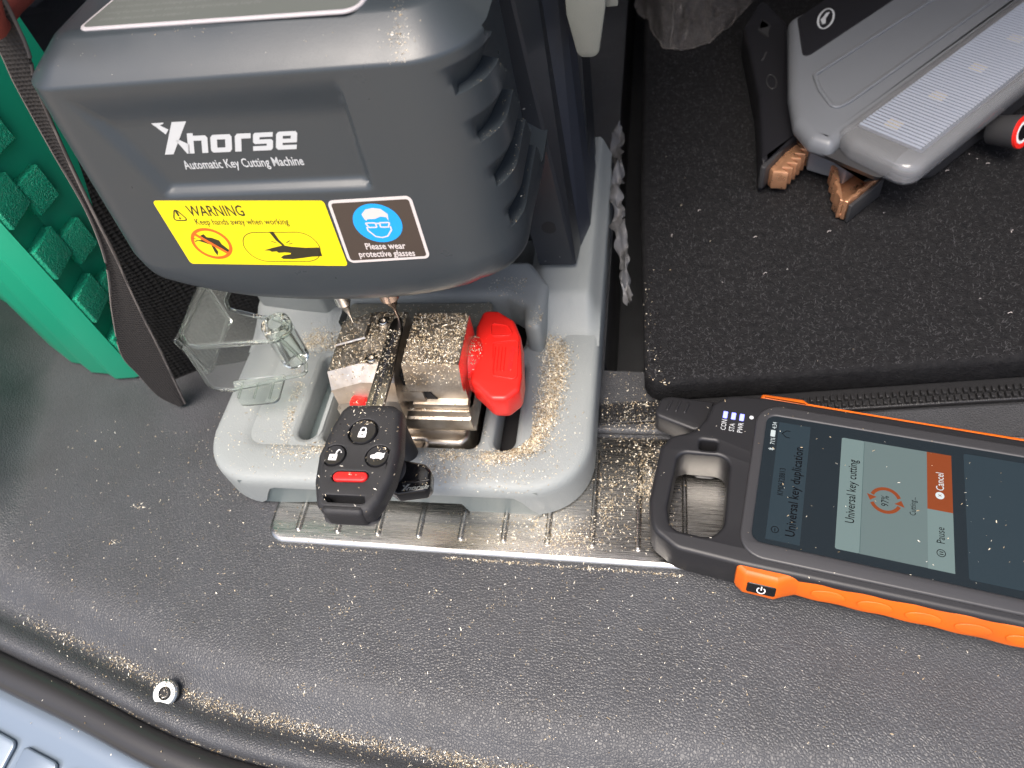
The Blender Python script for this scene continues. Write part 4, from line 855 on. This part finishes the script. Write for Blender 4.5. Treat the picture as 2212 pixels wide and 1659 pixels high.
# threaded insert at the front lip
rv = thing('rivet_nut', (-9.2, -9.45, -.8), 'round zinc rivet nut in the groove among the brass shavings', 'rivet nut')
ro = (-9.05, -9.50, -.78); rdv = (.10, -.30, .95)
mk('flange', *lathe([(.22, .02), (.30, .20), (.52, .22), (.60, .16), (.62, .02), (.5, -.2)], ro, rdv, n=32), 'zinc', rv, smooth=40)
mk('bore', *lathe([(.24, .18), (.23, .05), (.22, -.35), (0, -.36)], ro, rdv, n=24), 'hollow_shade', rv)

# ================================================================== brass shavings
bpy.context.view_layer.update()
bv, bf, own = [], [], []
skip = {'swing_guard', 'hinge_boss', 'finger_tab', 'tab_ridge', 'fuzz', 'ground', 'roof', 'rear_wall', 'side_wall', 'hood', 'plastic_bag', 'lens', 'lens_ribs', 'cutter', 'probe'}
for o in C.objects:
    if o.type != 'MESH' or o.name.split('.')[0] in skip: continue
    mw = o.matrix_world; k = len(bv); bv += [mw @ v_.co for v_ in o.data.vertices]; bf += [tuple(i + k for i in p.vertices) for p in o.data.polygons]
    r_ = o
    while r_.parent: r_ = r_.parent
    own += ['screw' if o.name.startswith('screw') else 'wing_knob' if o.name.startswith(('wing_knob', 'panel_line', 'grip_line')) else r_.name] * len(o.data.polygons)
tree = BVHTree.FromPolygons(bv, bf)
cv, cf = [], []
KEEP = {'key_programmer', 'car_key', 'wing_knob', 'screw'}
def chip(x, y, size=1.0, z0=11.0, lift=0.0, ok=False):
    hit, nrm, idx, dist = tree.ray_cast(Vector((x, y, z0)) * U, Vector((0, 0, -1)))
    if hit is None or hit.z < -.02 or (not ok and own[idx] in KEEP): return
    n = nrm if nrm.z > 0 else -nrm
    if n.z < 0.25: return
    a = random.uniform(0, 6.283); t = Vector((math.cos(a), math.sin(a), 0)); t = (t - n * t.dot(n)).normalized(); b = n.cross(t)
    tilt = random.uniform(-.5, .5); t2 = t * math.cos(tilt) + n * math.sin(tilt)
    l = min(.2, .047 * math.exp(random.gauss(0, .48))) * size + .012; wd = min(.034, l * random.uniform(.22, .45)); th = wd * .5
    c_ = hit / U + n * (abs(math.sin(tilt)) * l * .5 + th * .5 + lift); k = len(cv); bend = n * random.uniform(-.15, .35) * l
    tw = random.uniform(-.6, .6); b2 = b * math.cos(tw) + n * math.sin(tw)
    P = [c_ - t2 * l / 2 - b * wd * .3, c_ - t2 * l / 2 + b * wd * .3, c_ + b2 * wd / 2 + bend, c_ + t2 * l / 2 + b2 * wd * .25, c_ + t2 * l / 2 - b2 * wd * .25, c_ - b2 * wd / 2 + bend]
    d_ = n * th
    cv.extend(tuple(p) for p in P); cv.extend(tuple(p - d_) for p in P)
    cf.extend([(k, k + 1, k + 2, k + 5), (k + 5, k + 2, k + 3, k + 4)])
    for i in range(6): j = (i + 1) % 6; cf.append((k + i, k + 6 + i, k + 6 + j, k + j))
def area_chips(n, x0, x1, y0, y1, size=1.0, **kw):
    for _ in range(n): chip(random.uniform(x0, x1), random.uniform(y0, y1), size, **kw)
def blob(n, cx_, cy_, sx_, sy_, size=1.0, **kw):
    for _ in range(n): chip(random.gauss(cx_, sx_), random.gauss(cy_, sy_), size, **kw)
def band(n, pts, wd, size=1.0, **kw):
    seg = [(Vector(a), Vector(b)) for a, b in zip(pts, pts[1:])]; L = [(b - a).length for a, b in seg]
    for _ in range(n):
        (a, b), = random.choices(seg, L); p = a.lerp(b, random.random()); chip(p.x + random.gauss(0, wd), p.y + random.gauss(0, wd), size, **kw)
band(4300, [(7.4, 9.3), (8.0, 8.6), (8.15, 7.2), (7.95, 5.6), (7.75, 4.0), (7.3, 2.8), (6.6, 2.15)], .30, 1.25, lift=.02)
band(1500, [(7.5, 8.8), (7.5, 6.0), (7.2, 4.0), (6.9, 2.8), (6.2, 1.95), (4.9, 1.95)], .26, 1.25)
band(700, [(6.6, 2.2), (5.4, 1.75), (4.6, 2.0)], .22)
blob(420, 3.1, 1.85, .6, .2); blob(160, 2.4, 1.0, .6, .25); blob(420, 4.6, .9, 1.8, .5); blob(260, 8.4, 3, .6, 2); area_chips(260, -9, 9.8, .2, 9)
band(1400, [(-6.9, 8.6), (-6.0, 9.2), (-4.6, 8.9), (-3.9, 8.2)], .30, 1.2); band(500, [(-6.6, 7.6), (-6.1, 6), (-6.0, 4), (-5.8, 2.4)], .2); blob(480, -3.3, 2.0, .6, .28); band(260, [(-6.2, 1.9), (-4.2, 1.6)], .3)
area_chips(1500, 1.95, 4.5, 3.25, 6.3, 1.1); area_chips(1000, -1.85, 1.55, 2.9, 6.4, .8); area_chips(500, -.1, 1.55, 3.2, 6.4, .8); area_chips(1100, -3.6, 4.4, 6.5, 10.5, 1.1); area_chips(300, .9, 1.75, .8, 5.2, ok=True)
area_chips(420, 1.2, 4.5, 2.6, 3.3, .8); area_chips(180, -.9, 4.0, 1.6, 3.0, .8); blob(160, 4.55, 5.3, .25, .6); area_chips(900, 4.1, 6.2, 3, 12)
area_chips(110, -.3, 3.1, -4.2, .7, .9, ok=True); blob(26, 1.3, .2, .6, .3, ok=True); band(26, [(.9, -.35), (1.4, -.18), (1.8, -.35)], .05, .8, ok=True); band(20, [(2.1, -1.45), (2.55, -1.5), (2.7, -1.7)], .05, .8, ok=True); blob(14, 4.7, 5.3, .2, .5, ok=True)
area_chips(170, 13, 31, -6.5, 5.5, ok=True)
area_chips(620, 10.3, 14.2, -1.6, 5.0); blob(420, 12.9, 3.3, .7, 1.0); blob(350, 10.9, .6, .4, 1.0); blob(300, 12.6, 1.8, .35, .5); area_chips(420, 10.3, 14, 5.1, 7.2); blob(260, 13.3, 5.6, .7, .3); area_chips(900, 5.5, 10.3, -2.0, .2); blob(380, 8.9, -.9, .8, .35); area_chips(260, -6, 5.5, -1.9, .1, .8)
band(620, [(2, -2.28), (16, -2.45)], .04, .9); band(160, [(-6, -2.2), (2, -2.28)], .05, .8)
area_chips(620, -21, 0, -8.5, 5, .9); area_chips(760, -2, 17, -10, -2.5, .95); area_chips(70, 16, 30, -10, -4); area_chips(160, -13, -7, 0, 6); blob(120, -12, -5, 4, 2)
for c_ in ((-1.2, -5.2), (-2.3, -8.8), (-14.5, -.5), (6.2, -4.4), (-15, -2.6)): blob(22, c_[0], c_[1], .28, .14)
for _ in range(3900):
    x = random.uniform(-12.9, 20) if random.random() < .93 else random.uniform(-19, -12); dd = random.gauss(.02, .17) - .02
    if -13 < x < -8.2 and random.random() < .35: continue
    chip(x, py(x) - dd, 1.0, lift=random.uniform(0, .08))
for _ in range(900): x = random.uniform(-16, 20); chip(x, py(x) - random.gauss(.35, .35), .9)
for _ in range(520): x = random.uniform(-15, 20); chip(x, py(x) - random.gauss(1.68, .03), .9)
for _ in range(60): x = random.uniform(-19, 5); chip(x, py(x) - random.uniform(.8, 4.5), .9)
area_chips(12, 12.6, 24, 8, 26, .9); band(2600, [(7.4, 9.3), (8.0, 8.0), (7.8, 5.0), (7.0, 2.6), (5.2, 1.9)], .42, .3); area_chips(1800, -1.85, 4.5, 3.2, 9.0, .3); area_chips(700, -9, 9.6, .3, 9.5, .3); area_chips(110, 10.4, 13.4, 7.2, 9.5, .9); band(60, [(12.5, 7), (12.5, 16)], .25, .9)
hm = hood.data; tree = BVHTree.FromPolygons([v_.co for v_ in hm.vertices], [tuple(p.vertices) for p in hm.polygons]); own = [''] * len(hm.polygons)
blob(130, 5.15, 5.3, .22, .5, .45, z0=30); blob(60, 5.3, 5.0, .2, .25, .45, z0=30); area_chips(40, -8, 6, 4.7, 6, .35, z0=30)
for zl_ in LIPS:
    for _ in range(70): chip(random.uniform(7.1, 7.9), random.uniform(5.2, 9.5), .4, z0=zl_ + .5)
mk('brass_shavings', cv, cf, 'brass', smooth=0, kind='stuff')
tag(C.objects['brass_shavings'], 'fine brass shavings scattered over machine, plate and floor', 'shavings')
